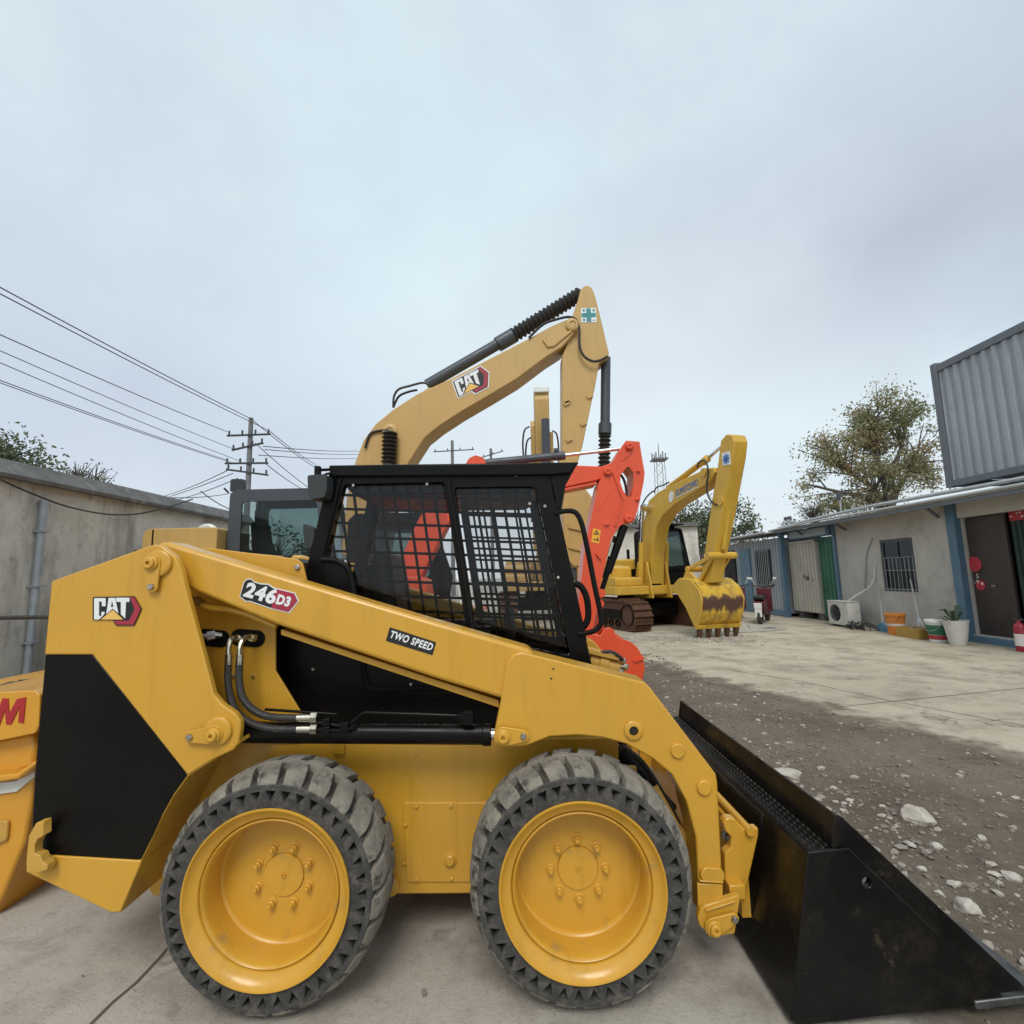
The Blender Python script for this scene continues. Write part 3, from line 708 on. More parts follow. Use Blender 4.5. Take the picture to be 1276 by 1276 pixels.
# ================================================================== EXCAVATORS BEHIND
def local_tf(O, ang):
    c, s = math.cos(ang), math.sin(ang)
    return lambda v: Vector((O[0]+v.x*c-v.y*s, O[1]+v.x*s+v.y*c, v.z))
def bellows(mb, a, b, r0, r1, n):
    a, b = Vector(a), Vector(b); pts = []; rr = []
    for i in range(2*n+1):
        pts.append(a.lerp(b, i/(2*n))); rr.append(r1 if i % 2 else r0)
    return mb.tube(pts, rr, 14)
def excavator_body(root, tf, paint, S, cab_mat, track_mat='rust', tail=2.3, cab_y=1, deck=(1.0, 1.25), hood_top=2.1, cab=(-.8, 1.05, 2.95), half=1.35, rot_tracks=0.0, O=None, ang=0):
    """crawler with house; local x forward, y left, z up; S scales the undercarriage"""
    ttf = tf if not rot_tracks else local_tf(O, ang+rot_tracks)
    Lh, H, W, ga = 1.95*S, .92*S, .62*S, 1.22*S
    for sgn in (-1, 1):
        mb = MB(ttf); y0, y1 = sgn*ga-W/2, sgn*ga+W/2
        loop = rnd([(-Lh, H*.42), (-Lh+.1, .08), (-Lh+.5, .02), (Lh-.5, .02), (Lh-.1, .08), (Lh, H*.42), (Lh-.12, H*.86), (Lh-.5, H*.95), (-Lh+.5, H*.95), (-Lh+.12, H*.86)], .22*S, 4)
        mb.prism(loop, y0+.05, y1-.05)
        P2 = [Vector(p) for p in loop]; per = 0; acc = []
        for i in range(len(P2)): acc.append(per); per += (P2[(i+1) % len(P2)]-P2[i]).length
        ns = int(per/(.19*S)); j = 0
        for k in range(ns):
            d = per*k/ns
            while j+1 < len(acc) and acc[j+1] <= d: j += 1
            a, b = P2[j], P2[(j+1) % len(P2)]; t = (b-a).normalized(); p = a+t*(d-acc[j]); n = Vector((t.y, -t.x))
            c = p+n*.012; mb.obox((c.x, (y0+y1)/2, c.y), (t.x*.085*S, 0, t.y*.085*S), (0, W/2, 0), (n.x*.022, 0, n.y*.022))
            c = p+n*.045-t*.05*S; mb.obox((c.x, (y0+y1)/2, c.y), (t.x*.014, 0, t.y*.014), (0, W/2, 0), (n.x*.022, 0, n.y*.022))
        tr = mb.build('crawler_track', M[track_mat], root)
        mb = MB(ttf); yo = y0+.03 if sgn < 0 else y1-.03
        for x in (-Lh+.42*S, Lh-.42*S): mb.lathe([(.30*S, -.02), (.30*S, .02), (.2*S, .05*-sgn), (.0, .05*-sgn)], (x, yo, .48*S), 'y', 20)
        for k in range(7): mb.lathe([(.10*S, -.03), (.10*S, .03), (0, .03)], (-Lh+.9*S+k*(2*Lh-1.8*S)/6, yo, .22*S), 'y', 12)
        mb.box((-Lh+.7*S, min(yo, yo-.03*sgn), .34*S), (Lh-.7*S, max(yo, yo-.03*sgn), .62*S))
        mb.each('track_roller', M['blackm'], tr)
    mb = MB(ttf); mb.box((-.9*S, -ga+W/2-.05, .35*S), (.9*S, ga-W/2+.05, .75*S)); mb.lathe([(.62*S, .75*S), (.62*S, deck[0])], axis='z', n=28)
    mb.build('undercarriage', M['blackm'], root, .02)
    mb = MB(tf); mb.prism(rnd([(-tail+.5, -half), (1.15, -half), (1.25, -half+.1), (1.25, half-.1), (1.15, half), (-tail+.5, half)], .06, 2), deck[0], deck[1], plane='xy')
    mb.build('deck', M[paint], root, .02)
    mb = MB(tf)
    cw = rnd([(-tail+.62, -half+.02), (-tail+.62, half-.02), (-tail+.3, half-.03), (-tail, half*.45), (-tail, -half*.45), (-tail+.3, -half+.03)], .18, 4)
    mb.prism(cw, deck[0]-.02, hood_top-.12, plane='xy'); mb.build('counterweight', M[paint], root, .05, seg=3)
    mb = MB(tf)
    hd = rnd([(-tail+.63, deck[1]), (-.86+.0, deck[1]), (-.86, hood_top-.02), (-1.0, hood_top), (-tail+.63, hood_top)], .07, 3)
    mb.prism(hd, -half+.05, half-.05); h = mb.build('hood', M[paint], root, .04, seg=3)
    mb = MB(tf)
    for k in range(9): mb.box((-tail+.75, -half+.035, deck[1]+.12+k*.06), (-tail+1.15, -half+.055, deck[1]+.15+k*.06))
    mb.tube([(-1.3, .5, hood_top-.02), (-1.3, .5, hood_top+.32)], .05, 12); mb.build('exhaust_louvre', M['blackm'], h)
    # right-hand tanks and tool box
    mb = MB(tf)
    mb.prism(rnd([(-.85, deck[1]), (.55, deck[1]), (.55, deck[1]+.50), (.45, deck[1]+.55), (-.85, deck[1]+.62)], .06, 3), -cab_y*(half-.03), -cab_y*.42)
    mb.prism(rnd([(.56, deck[1]), (1.15, deck[1]), (1.15, deck[1]+.22), (.56, deck[1]+.25)], .04, 3), -cab_y*(half-.03), -cab_y*.42)
    mb.build('fuel_tank', M[paint], root, .03)
    # cab
    x0, x1, zt = cab; zb = deck[1]; y0, y1 = (.40, half-.02) if cab_y > 0 else (-half+.02, -.40)
    prof = rnd([(x0, zb), (x1-.05, zb), (x1+.05, zb+.55), (x1-.22, zt-.04), (x1-.32, zt), (x0+.12, zt), (x0+.02, zt-.08)], .10, 4)
    win = rnd([(x0+.24, zb+.52), (x1-.18, zb+.55), (x1-.34, zt-.22), (x0+.24, zt-.22)], .07, 4)
    c = MB(tf).prism(prof, y0, y0+.04, [win]).build('cab', M[cab_mat], root, .012)
    MB(tf).prism(prof, y1-.04, y1, [win]).build('cab_side', M[cab_mat], c, .012)
    mb = MB(tf); mb.prism([(x0+.02, zt-.10), (x1-.25, zt-.10), (x1-.30, zt+.015), (x0+.08, zt+.015)], y0+.041, y1-.041); mb.build('roof', M[cab_mat], c, .03)
    mb = MB(tf); mb.box((x0+.005, y0+.041, zb), (x1-.06, y1-.041, zb+.40)); mb.box((x0+.01, y0+.041, zb+.40), (x0+.06, y1-.041, zb+.75))
    for yy in (y0+.041, y1-.101): mb.box((x0+.01, yy, zb+.75), (x0+.06, yy+.06, zt-.10))
    mb.box((x1-.10, y0+.041, zb+.40), (x1-.02, y1-.041, zb+.52)); mb.build('cab_lower', M[cab_mat], c, .01)
    for yy in (y0+.016, y1-.022): MB(tf).prism(win, yy, yy+.006).build('window_pane', M['cabglass'], c)
    mb = MB(tf)
    mb.prism([(x1-.02, zb+.52), (x1+.0, zb+.56), (x1-.26, zt-.10), (x1-.28, zt-.10)], y0+.041, y1-.041); mb.build('windscreen', M['cabglass'], c)
    mb = MB(tf); ym = (y0+y1)/2
    mb.prism(rnd([(x0+.35, zb+.4), (x0+.9, zb+.4), (x0+.92, zb+.55), (x0+.52, zb+.58), (x0+.40, zb+1.25), (x0+.27, zb+1.25)], .05, 2), ym-.25, ym+.25)
    mb.box((x0+.28, ym-.13, zb+1.27), (x0+.38, ym+.13, zb+1.48)); mb.tube([(x1-.35, ym-.1, zb+.4), (x1-.30, ym-.1, zb+.95)], .02, 8)
    mb.build('seat', M['seat'], c, .03)
    return c
def plane_pts(O, ang, pts):
    f = (math.cos(ang), math.sin(ang)); return [PV(a, b, O, f) for a, b in pts]

# ---------------- tan excavator with the raised boom
OC, AC = (-4.2, 8.5), 0.0
tf = local_tf(OC, AC)
te = thing('excavator', (*OC, 0), 'tan excavator whose boom towers over the black cab, grey cab at left', 'excavator')
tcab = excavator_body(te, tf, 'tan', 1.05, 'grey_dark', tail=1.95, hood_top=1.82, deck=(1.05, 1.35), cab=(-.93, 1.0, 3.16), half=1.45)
q0, q1, q2 = P(176, 690, 8.65), P(220, 658, 8.65), P(269, 690, 8.65)
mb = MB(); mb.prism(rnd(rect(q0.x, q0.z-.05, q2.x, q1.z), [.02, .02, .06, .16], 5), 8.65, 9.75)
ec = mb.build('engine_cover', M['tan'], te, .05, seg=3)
mb = MB(); q3 = P(190, 675, 8.65); mb.box((q3.x-.012, 8.642, q0.z-.05), (q3.x+.012, 8.656, q1.z-.02)); mb.build('cover_seam', M['blackm'], ec)
mb = MB(); q4, q5 = P(255, 697, 8.7), P(268, 707, 8.7); mb.box((q4.x, 8.7, q5.z), (q5.x, 8.74, q4.z)); mb.build('cover_window', M['lamp_white'], ec)
YCB = 8.25       # near face of the boom
def cpts(pts, Y=YCB): return [(x-OC[0], z) for x, z in outline(pts, Y)]
BOOM = [(425, 690), (432, 620), (442, 577), (453, 548), (468, 528), (490, 510), (521, 490), (563, 471), (611, 446), (658, 422), (688, 405.5), (710, 396.6), (718, 400), (720, 408), (715, 416), (701, 432), (682, 444), (646, 471),
        (611, 492), (575, 513), (548, 530.6), (530, 545), (509, 577), (490, 620), (478, 690), (455, 705)]
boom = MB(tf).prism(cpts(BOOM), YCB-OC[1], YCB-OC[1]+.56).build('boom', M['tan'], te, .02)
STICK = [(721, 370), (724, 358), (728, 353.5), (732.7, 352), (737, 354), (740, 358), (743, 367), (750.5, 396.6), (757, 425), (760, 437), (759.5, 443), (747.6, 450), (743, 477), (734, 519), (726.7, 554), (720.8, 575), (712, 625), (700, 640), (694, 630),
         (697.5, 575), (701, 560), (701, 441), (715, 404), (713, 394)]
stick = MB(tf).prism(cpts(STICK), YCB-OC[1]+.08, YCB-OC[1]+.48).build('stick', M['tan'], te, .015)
def clp(px, py, dy=0.28): x, z = XZ(px, py, YCB+dy); return (x-OC[0], YCB+dy-OC[1], z)
mb = MB(tf); mb.tube([clp(532, 480), clp(622, 428)], .10, 16); mb.tube([clp(620, 429.5), clp(639, 418.5)], .135, 16); mb.build('stick_cylinder', M['grey_dark'], boom)
mb = MB(tf); bellows(mb, clp(638, 419), clp(724, 366), .10, .142, 17); mb.build('rod_bellows', M['hose'], boom)
mb = MB(tf); mb.tube([clp(755, 446), clp(754, 533)], .085, 14); mb.tube([clp(754, 528), clp(753.6, 541)], .115, 14); stc = mb.build('bucket_cylinder', M['grey_dark'], stick)
mb = MB(tf); bellows(mb, clp(753.6, 541), clp(752.6, 584), .075, .115, 8); mb.build('rod_bellows', M['hose'], stick)
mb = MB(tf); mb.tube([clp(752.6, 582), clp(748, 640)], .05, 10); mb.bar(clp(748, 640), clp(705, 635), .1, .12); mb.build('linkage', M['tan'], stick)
mb = MB(tf); bellows(mb, clp(486, 538, -.10), clp(484.5, 578, -.10), .085, .135, 8); mb.tube([clp(484.5, 578, -.1), clp(470, 690, -.1)], .10, 14); mb.build('boom_cylinder', M['hose'], boom)
mb = MB(tf)
for path, dy in (([(490, 507), (491, 494), (497, 485), (510, 481), (526, 477), (534, 479)], .2), ([(490, 508), (497, 494), (510, 488), (520, 486)], .3), ([(659, 421), (676, 405), (690, 399), (708, 395), (718, 399), (722, 412), (722, 430), (727, 443), (738, 450), (748, 449), (757, 444)], -.02),
                 ([(455, 558), (462, 540), (480, 536), (487, 538)], -.03)):
    mb.tube(smooth_path([Vector(clp(a, b, dy)) for a, b in path], 5), .022, 6)
mb.each('hydraulic_hose', M['hose'], boom)
mb = MB(tf)
for px, py, r in ((486, 538, .13), (713, 405, .12)): q = clp(px, py, 0); mb.lathe([(r, 0), (r, -.03), (r*.8, -.045), (r*.5, -.045), (r*.45, -.03), (0, -.03)], q, 'y', 20)
mb.prism(cpts([(676, 424), (682, 433), (690, 432), (712, 414), (712, 411), (690, 428), (684, 428), (679, 421)]), YCB-OC[1]-.03, YCB-OC[1])
mb.prism(cpts([(512, 492), (532, 478), (540, 479), (540, 484)]), YCB-OC[1]+.18, YCB-OC[1]+.38)
mb.each('boom_boss', M['tan'], boom)
mb = MB(tf); 
for px, py in ((707, 500), (706, 503), (735, 494), (727, 528), (709, 548)): q = clp(px, py, .08); mb.obox(q, (.05, 0, .02), (0, .03, 0), (-.01, 0, .03))
mb.each('stick_bracket', M['tan'], stick)
lu = Vector((math.cos(R(27)), 0, math.sin(R(27)))); lv = Vector((-.454+.16, 0, .89)).normalized()
lo = Vector((*XZ(568.5, 487.5, YCB), 0)); lo = Vector((lo.x, YCB-.003, lo.y))
cat_logo(boom, lambda u, v: lo+lu*(u*.64)+lv*(v*.64), Vector((0, -1, 0)), .003, rim=True)
a = XZ(724.5, 402, YCB+.08); w = .27; Yd = YCB+.08
mb = MB(); mb.box((a[0], Yd-.006, a[1]), (a[0]+w, Yd-.001, a[1]+w)); mb.build('sticker', M['white'], stick)
mb = MB(); k = w*.94; x0_, z0_ = a[0]+w*.03, a[1]+w*.03
mb.box((x0_+k*.34, Yd-.010, z0_), (x0_+k*.66, Yd-.006, z0_+k)); mb.box((x0_, Yd-.010, z0_+k*.34), (x0_+k*.338, Yd-.006, z0_+k*.66)); mb.box((x0_+k*.662, Yd-.010, z0_+k*.34), (x0_+k, Yd-.006, z0_+k*.66))
for i, j in ((.08, .78), (.78, .78), (.08, .08)): mb.box((x0_+k*i, Yd-.010, z0_+k*j), (x0_+k*(i+.16), Yd-.006, z0_+k*(j+.16)))
mb.box((x0_+k*.72, Yd-.010, z0_+k*.10), (x0_+k*.96, Yd-.006, z0_+k*.14)); mb.build('green_cross', M['teal'], stick)
CATB = [(699, 630), (706, 612), (716, 608), (728, 613), (738, 626), (744, 645), (746, 670), (742, 692), (728, 706), (712, 708), (698, 690), (700, 660)]
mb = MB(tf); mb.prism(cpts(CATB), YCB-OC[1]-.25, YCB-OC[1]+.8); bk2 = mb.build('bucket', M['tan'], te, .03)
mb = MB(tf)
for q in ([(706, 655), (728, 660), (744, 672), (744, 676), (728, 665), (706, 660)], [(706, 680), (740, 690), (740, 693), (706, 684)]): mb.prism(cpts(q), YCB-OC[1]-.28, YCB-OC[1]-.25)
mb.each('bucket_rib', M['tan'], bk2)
# cab extras: lamp box, mirrors, handrail
mb = MB(tf); x_, z_ = XZ(293, 612, 8.95); mb.prism(rnd(rect(x_-OC[0]-.13, z_, x_-OC[0]+.11, z_+.24), .04, 3), .5, .62); mb.build('roof_lamp', M['plastic'], tcab, .01)
x_, z_ = XZ(386, 666, 8.75)
mb = MB(tf); mb.prism(rnd([(x_-OC[0]-.13, z_+.22), (x_-OC[0]+.08, z_+.12), (x_-OC[0]+.10, z_-.1), (x_-OC[0]+.02, z_-.3), (x_-OC[0]-.08, z_-.16)], .06, 3), .22, .33); mir = mb.build('mirror', M['plastic'], tcab, .02)
mb = MB(tf)
for q0, q1 in (((-.95, .62, 2.46), (-.95, .62, 2.78)), ((-.97, .45, 3.12), (-1.05, .45, 3.20))): mb.tube([q0, q1], .018, 6)
mb.each('handrail', M['blackm'], tcab)

# ---------------- orange excavator
OO, AO = (-1.45, 6.15), 0.0
tfo = local_tf(OO, AO)
oe = thing('excavator', (*OO, 0), 'orange-red excavator with an oval hole through its stick, behind the black cab', 'excavator')
excavator_body(oe, tfo, 'orange', .72, 'blackm', track_mat='blackm', tail=1.5, deck=(.72, .95), hood_top=1.5, cab=(-.75, .55, 2.35), half=.95)
YO = 6.0
def opts(pts, Y=YO): return [(x-OO[0], z) for x, z in outline(pts, Y)]
OBOOM = [(484, 740), (492, 712), (520, 650), (545, 605), (566, 586), (590, 577), (640, 578), (700, 579), (750, 581), (764, 576), (770, 585), (762, 592), (743, 599), (700, 608), (640, 606), (598, 606), (580, 618), (560, 650), (528, 712), (515, 745)]
ob = MB(tfo).prism(opts(OBOOM), YO-OO[1], YO-OO[1]+.26).build('boom', M['orange'], oe, .012)
mb = MB(tfo); mb.prism(opts([(700, 609), (743, 600.5), (743, 603.5), (700, 612)]), YO-OO[1]-.004, YO-OO[1]+.27)
mb.prism(opts(rnd([(578, 580), (584, 570), (592, 566), (602, 569), (607, 580)], 3)), YO-OO[1]+.04, YO-OO[1]+.20); mb.each('boom_flange', M['orange'], ob, bevel=.004)
OST = [(779, 550.7), (795.4, 552), (798, 569), (801.7, 590), (800.5, 602), (794, 633), (790, 646), (786.7, 651.7), (778, 652.5), (772.9, 654.8), (769, 658), (760, 673), (754, 700), (746, 733), (742, 765), (736, 792), (722, 792), (719, 760), (728.5, 680), (737, 640), (745, 603), (752, 590), (757, 583), (764, 574), (773, 559)]
OH = rnd([(780, 583), (783, 583), (788, 590), (788, 604), (785.5, 620), (780, 620), (775, 612), (771.6, 602), (772, 593)], 2)
osx = MB(tfo).prism(opts(OST), YO-OO[1]-.06, YO-OO[1]+.30, [opts(OH)]).build('stick', M['orange'], oe, .008)
mb = MB(tfo)
for q, t in (([(762, 591), (763.5, 590), (775.5, 623), (774, 624)], .02), ([(743, 637), (744.5, 637.5), (765, 608), (764, 607)], .006), ([(772, 626), (774.5, 626), (766, 656), (764, 656)], .02), ([(773, 575), (774, 576), (786, 566), (785, 565)], .01),
             ([(741, 690), (743, 688), (748, 695), (747, 698)], .03), ([(751, 653.5), (757, 652), (758, 654), (752, 656)], .03), ([(790, 623), (796, 623), (796, 624), (790, 624.5)], .03), ([(791, 588), (796, 587.5), (796, 589), (791, 589.5)], .03)):
    mb.prism(opts(q), YO-OO[1]-.06-t, YO-OO[1]-.06)
for px, py, r in ((784, 556.5, .05), (783, 647, .055), (757, 588, .05)):
    x_, z_ = XZ(px, py, YO-.06); mb.lathe([(r, 0), (r, -.03), (r*.7, -.045), (r*.35, -.045), (r*.3, -.03), (0, -.03)], (x_-OO[0], YO-OO[1]-.06, z_), 'y', 18)
mb.each('stick_rib', M['orange'], osx)
def olp(px, py, dy=.13): x, z = XZ(px, py, YO+dy); return (x-OO[0], YO+dy-OO[1], z)
mb = MB(tfo); mb.tube([olp(596, 578), olp(703, 567.5)], .05, 16); mb.tube([olp(690, 569), olp(704, 567.5)], .056, 16); mb.obox(olp(693, 561), (.03, 0, 0), (0, .03, 0), (0, 0, .02)); sc_ = mb.build('stick_cylinder', M['grey_dark'], ob)
mb = MB(tfo); mb.tube([olp(703, 567.5), olp(782, 558)], .024, 12); mb.build('piston_rod', M['chrome'], sc_)
mb = MB(tfo); mb.tube([olp(778, 655, .0), olp(757, 714, .0)], .048, 14); mb.tube([olp(757, 714, 0), olp(749, 738, .0)], .03, 12)
mb.tube([olp(766, 668, -.03), olp(752, 720, -.03)], .016, 8); bc = mb.build('bucket_cylinder', M['black'], osx)
mb = MB(tfo); mb.tube([olp(763.5, 676, -.05), olp(758.5, 693, -.05)], .02, 8); mb.build('hose_fitting', M['zinc'], bc)
mb = MB(tfo); mb.tube(smooth_path([Vector(olp(772, 590, .1)), Vector(olp(777, 597, .1)), Vector(olp(780, 608, .1)), Vector(olp(781, 622, .1))], 4), .016, 6); mb.build('hydraulic_hose', M['hose'], osx)
mb = MB(tfo); mb.prism(opts([(739, 658), (748.5, 660.5), (746.5, 677.5), (736.5, 675.5)], YO-.06), YO-OO[1]-.063, YO-OO[1]-.0605); stq = mb.build('warning_sticker', M['decal_orange'], osx)
mb = MB(tfo); mb.prism(opts([(743.5, 660.5), (746.5, 666.5), (739.5, 665.8)], YO-.06), YO-OO[1]-.0655, YO-OO[1]-.0632, [opts([(743.2, 662.6), (744.7, 665.4), (741.3, 665.0)], YO-.06)])
mb.prism(opts([(739.5, 671.5), (744, 672.2), (744.8, 669.5), (745.8, 670), (744.9, 674.6), (743.5, 674.3), (743.5, 673), (739.3, 672.5)], YO-.06), YO-OO[1]-.0655, YO-OO[1]-.0632); mb.build('warning_symbol', M['decal_black'], stq)
# linkage and bucket
mb = MB(tfo); mb.bar(olp(749, 738), olp(741, 752), .12, .06); mb.tube([olp(749.5, 739, -.08), olp(749.5, 739, .34)], .05, 12); mb.tube([olp(748, 752, -.06), olp(748, 752, .32)], .045, 12); mb.bar(olp(749, 752), olp(741, 792), .1, .05); mb.build('linkage', M['orange'], osx)
OB_ = [(706, 800), (720, 782), (744, 789), (748, 781), (754, 779), (760, 782), (763, 791), (779.4, 796), (788, 803), (795, 815), (797, 828), (794, 843), (786, 858), (768, 872), (735, 880), (700, 870), (712, 850), (728, 838), (722, 815)]
obk = MB(tfo).prism(opts(OB_), YO-OO[1]-.24, YO-OO[1]-.21).build('bucket', M['orange'], oe, .008)
MB(tfo).prism(opts(OB_), YO-OO[1]+.45, YO-OO[1]+.48).build('bucket_side', M['orange'], obk, .008)
arc = [(760, 789), (779.4, 797.5), (788, 804.5), (794, 816), (795.5, 828), (792.5, 843), (784.5, 857), (767, 870), (735, 878)]
arc2 = [(735, 873), (765, 866), (780, 855), (788, 842), (791, 828), (789.5, 817), (785, 808), (777, 801), (759, 793)]
MB(tfo).prism(opts(arc+arc2), YO-OO[1]-.21, YO-OO[1]+.45).build('bucket_shell', M['orange'], obk)
mb = MB(tfo); mb.prism(opts([(783, 818), (795, 814), (796, 817), (784, 821)]), YO-OO[1]-.26, YO-OO[1]-.24); mb.build('bucket_rib', M['orange'], obk)

# ---------------- bright yellow excavator with rusty bucket
OS, AS = (3.72, 14.44), R(-75)
tfs = local_tf(OS, AS)
se = thing('excavator', (*OS, 0), 'bright yellow excavator facing the yard with its rust-stained bucket on the ground', 'excavator')
OSC = (OS[0]-.45*math.cos(AS), OS[1]-.45*math.sin(AS))
scab = excavator_body(se, local_tf(OSC, AS), 'sumi', .88, 'blackm', track_mat='rust', tail=1.9, deck=(.92, 1.15), hood_top=1.95, cab=(-.7, .9, 2.78), half=1.25, rot_tracks=R(8), O=OSC, ang=AS)
def sp(pts, O=OS): return plane_pts(O, AS, pts)
def spn(pts, y):
    c, s = math.cos(AS), math.sin(AS); return plane_pts((OS[0]-y*s, OS[1]+y*c), AS, pts)    # on the plane at side offset y
SB = [(806, 742), (803, 700), (805, 655), (812, 624), (821, 613), (851, 597), (879, 584), (890, 582), (895, 585), (893, 591), (882, 612), (855, 627), (840, 637), (831, 648), (826, 672), (823, 705), (824, 740)]
SB = [(797, 742), (798, 690), (801, 655), (808, 624), (820, 613), (851, 597), (879, 584), (889, 582.5), (891, 588), (884, 601), (860, 616), (840, 629), (826, 642), (818, 656), (812, 690), (811, 742)]
sb_poly = spn(SB, -.2)
sbm = MB(tfs).prism(sb_poly, -.2, .2).build('boom', M['sumi'], se, .02)
SS_ = [(899, 548), (907, 539.5), (920, 540), (925, 548), (925, 562), (916, 604), (908, 650), (901, 690), (896, 724), (884, 728), (874, 722), (880, 680), (888, 624), (895, 582), (897, 565)]
SS_ = [(898, 549), (905, 541), (912, 542), (915, 550), (913, 570), (906, 608), (898, 652), (890, 692), (885, 726), (876, 728), (873, 722), (879, 680), (887, 624), (894, 582), (896, 565)]
sst = MB(tfs).prism(spn(SS_, -.17), -.17, .17).build('stick', M['sumi'], se, .02)
def slp(px, py, y=0): s_, z = PV(px, py, OS, (math.cos(AS), math.sin(AS))); return (s_, y, z)
mb = MB(tfs); mb.tube([slp(833, 608), slp(878, 574)], .075, 12); mb.tube([slp(876, 576), slp(882, 571)], .09, 12); scy = mb.build('stick_cylinder', M['sumi'], sbm)
mb = MB(tfs); mb.tube([slp(880, 573), slp(905, 551)], .038, 10); mb.build('piston_rod', M['chrome'], scy)
for y in (-.38, .38):
    mb = MB(tfs); mb.tube([slp(814, 732, y), slp(815, 676, y)], .075, 12); bcy = mb.build('boom_cylinder', M['sumi'], sbm)
    mb = MB(tfs); mb.tube([slp(815, 676, y), slp(817, 634, y)], .042, 10); mb.tube([slp(817, 633, -.42 if y < 0 else .2), slp(817, 633, -.2 if y < 0 else .42)], .10, 14); mb.build('piston_rod', M['chrome'], bcy)
mb = MB(tfs)
for y in (-.30, .26): mb.prism(sp([(800, 745), (806, 700), (818, 700), (826, 745)]), y, y+.05)
mb.each('boom_foot', M['sumi'], sbm, bevel=.01)
mb = MB(tfs)
for path in ([(821, 614, -.15), (824, 608, -.15), (832, 605, -.15), (840, 601, -.15)], [(878, 583, -.2), (880, 577, -.2), (888, 574, -.22), (893, 581, -.24), (894, 592, -.24), (892, 604, -.24), (893, 618, -.22), (899, 628, -.2), (905, 629, -.18)],
             [(803, 690, -.2), (806, 640, -.2), (812, 622, -.2), (822, 612, -.2)]):
    mb.tube(smooth_path([Vector(slp(*q)) for q in path], 4), .02, 6)
mb.each('hydraulic_hose', M['hose'], sbm)
mb = MB(tfs)
for px, py, r, y in ((906, 624, .11, .20), (887, 589, .10, .24)): q = slp(px, py); mb.tube([(q[0], -y, q[2]), (q[0], y, q[2])], r, 14)
mb.each('pivot_pin', M['sumi'], sst)
mb = MB(tfs); mb.tube([slp(908, 628, 0), slp(902, 684, 0)], .06, 10); scy2 = mb.build('bucket_cylinder', M['sumi'], sst)
mb = MB(tfs); q0, q1, q2 = slp(899, 692), slp(868, 709), slp(876, 724)
for y in (-.24, .20): mb.bar((q0[0], y+.02, q0[2]), (q1[0], y+.02, q1[2]), .04, .09); mb.bar((q0[0], y+.02, q0[2]), (q2[0]+.15, y+.02, q2[2]-.02), .04, .09)
for q, r, y in ((q0, .075, .36), (q1, .07, .27), (q2, .07, .25)): mb.tube([(q[0], -y, q[2]), (q[0], y, q[2])], r, 14)
mb.build('linkage', M['sumi'], sst, .006)
# writing on the boom side (right hand side, facing the camera's left)
bo, be, bt = [Vector((*(lambda q: (q[0], -.204, q[1]))(spn([q_], -.204)[0]),)) for q_ in ((842, 619), (870, 604.5), (842, 609))]
T3 = lambda v: local_tf(OS, AS)(Vector(v))
outv = local_tf((0, 0), AS)(Vector((0, -1, 0)))
mb = MB(); o_, e_, t_ = T3(bo), T3(be), T3(bt); write(mb, 'SUMITOMO', o_, e_-o_, t_-o_, (e_-o_).length, (t_-o_).length*.8, outv, .006, .0)
mb.build('lettering', M['blue_vinyl'], sbm)
mb = MB(); d_ = (e_-o_); up_ = (t_-o_)
c0 = o_-d_*.22+up_*.3; a1, a2 = d_.normalized(), up_.normalized()
for k in (0,):
    ring = []
    n_ = 18
    for i in range(n_):
        t = 2*math.pi*i/n_; ring.append(c0+a1*(.11*math.cos(t))+a2*(.14*math.sin(t)))
    o0 = len(mb.V); mb.V += [v for v in ring]+[v+outv*.006 for v in ring]
    mb.F += [tuple(range(o0, o0+n_)), tuple(range(o0+n_, o0+2*n_))]+[(o0+i, o0+(i+1) % n_, o0+(i+1) % n_+n_, o0+i+n_) for i in range(n_)]
dl = o_-up_*.22; mb.add([dl, dl+d_, dl+d_+up_*.1, dl+up_*.1, dl+outv*.006, dl+d_+outv*.006, dl+d_+up_*.1+outv*.006, dl+up_*.1+outv*.006], [(0, 1, 2, 3), (4, 5, 6, 7), (0, 1, 5, 4), (1, 2, 6, 5), (2, 3, 7, 6), (3, 0, 4, 7)])
mb.build('decal_mark', M['white'], sbm)
q = (lambda q_: (q_[0], -.174, q_[1]))(spn([(905, 572)], -.174)[0]); mb = MB(tfs); s_ = .13; mb.prism([(q[0]-s_, q[2]-s_*.9), (q[0]+s_, q[2]-s_*1.1), (q[0]+s_, q[2]+s_*1.1), (q[0]-s_, q[2]+s_*1.2)], -.178, -.172); mb.build('sticker', M['white'], sst)
mb = MB(tfs)
for k in range(4):
    t = k*math.pi/4; mb.obox((q[0], -.181, q[2]), (.11*math.cos(t), 0, .11*math.sin(t)), (0, .002, 0), (-.022*math.sin(t), 0, .022*math.cos(t)))
mb.build('sticker_star', M['blue_vinyl'], sst)
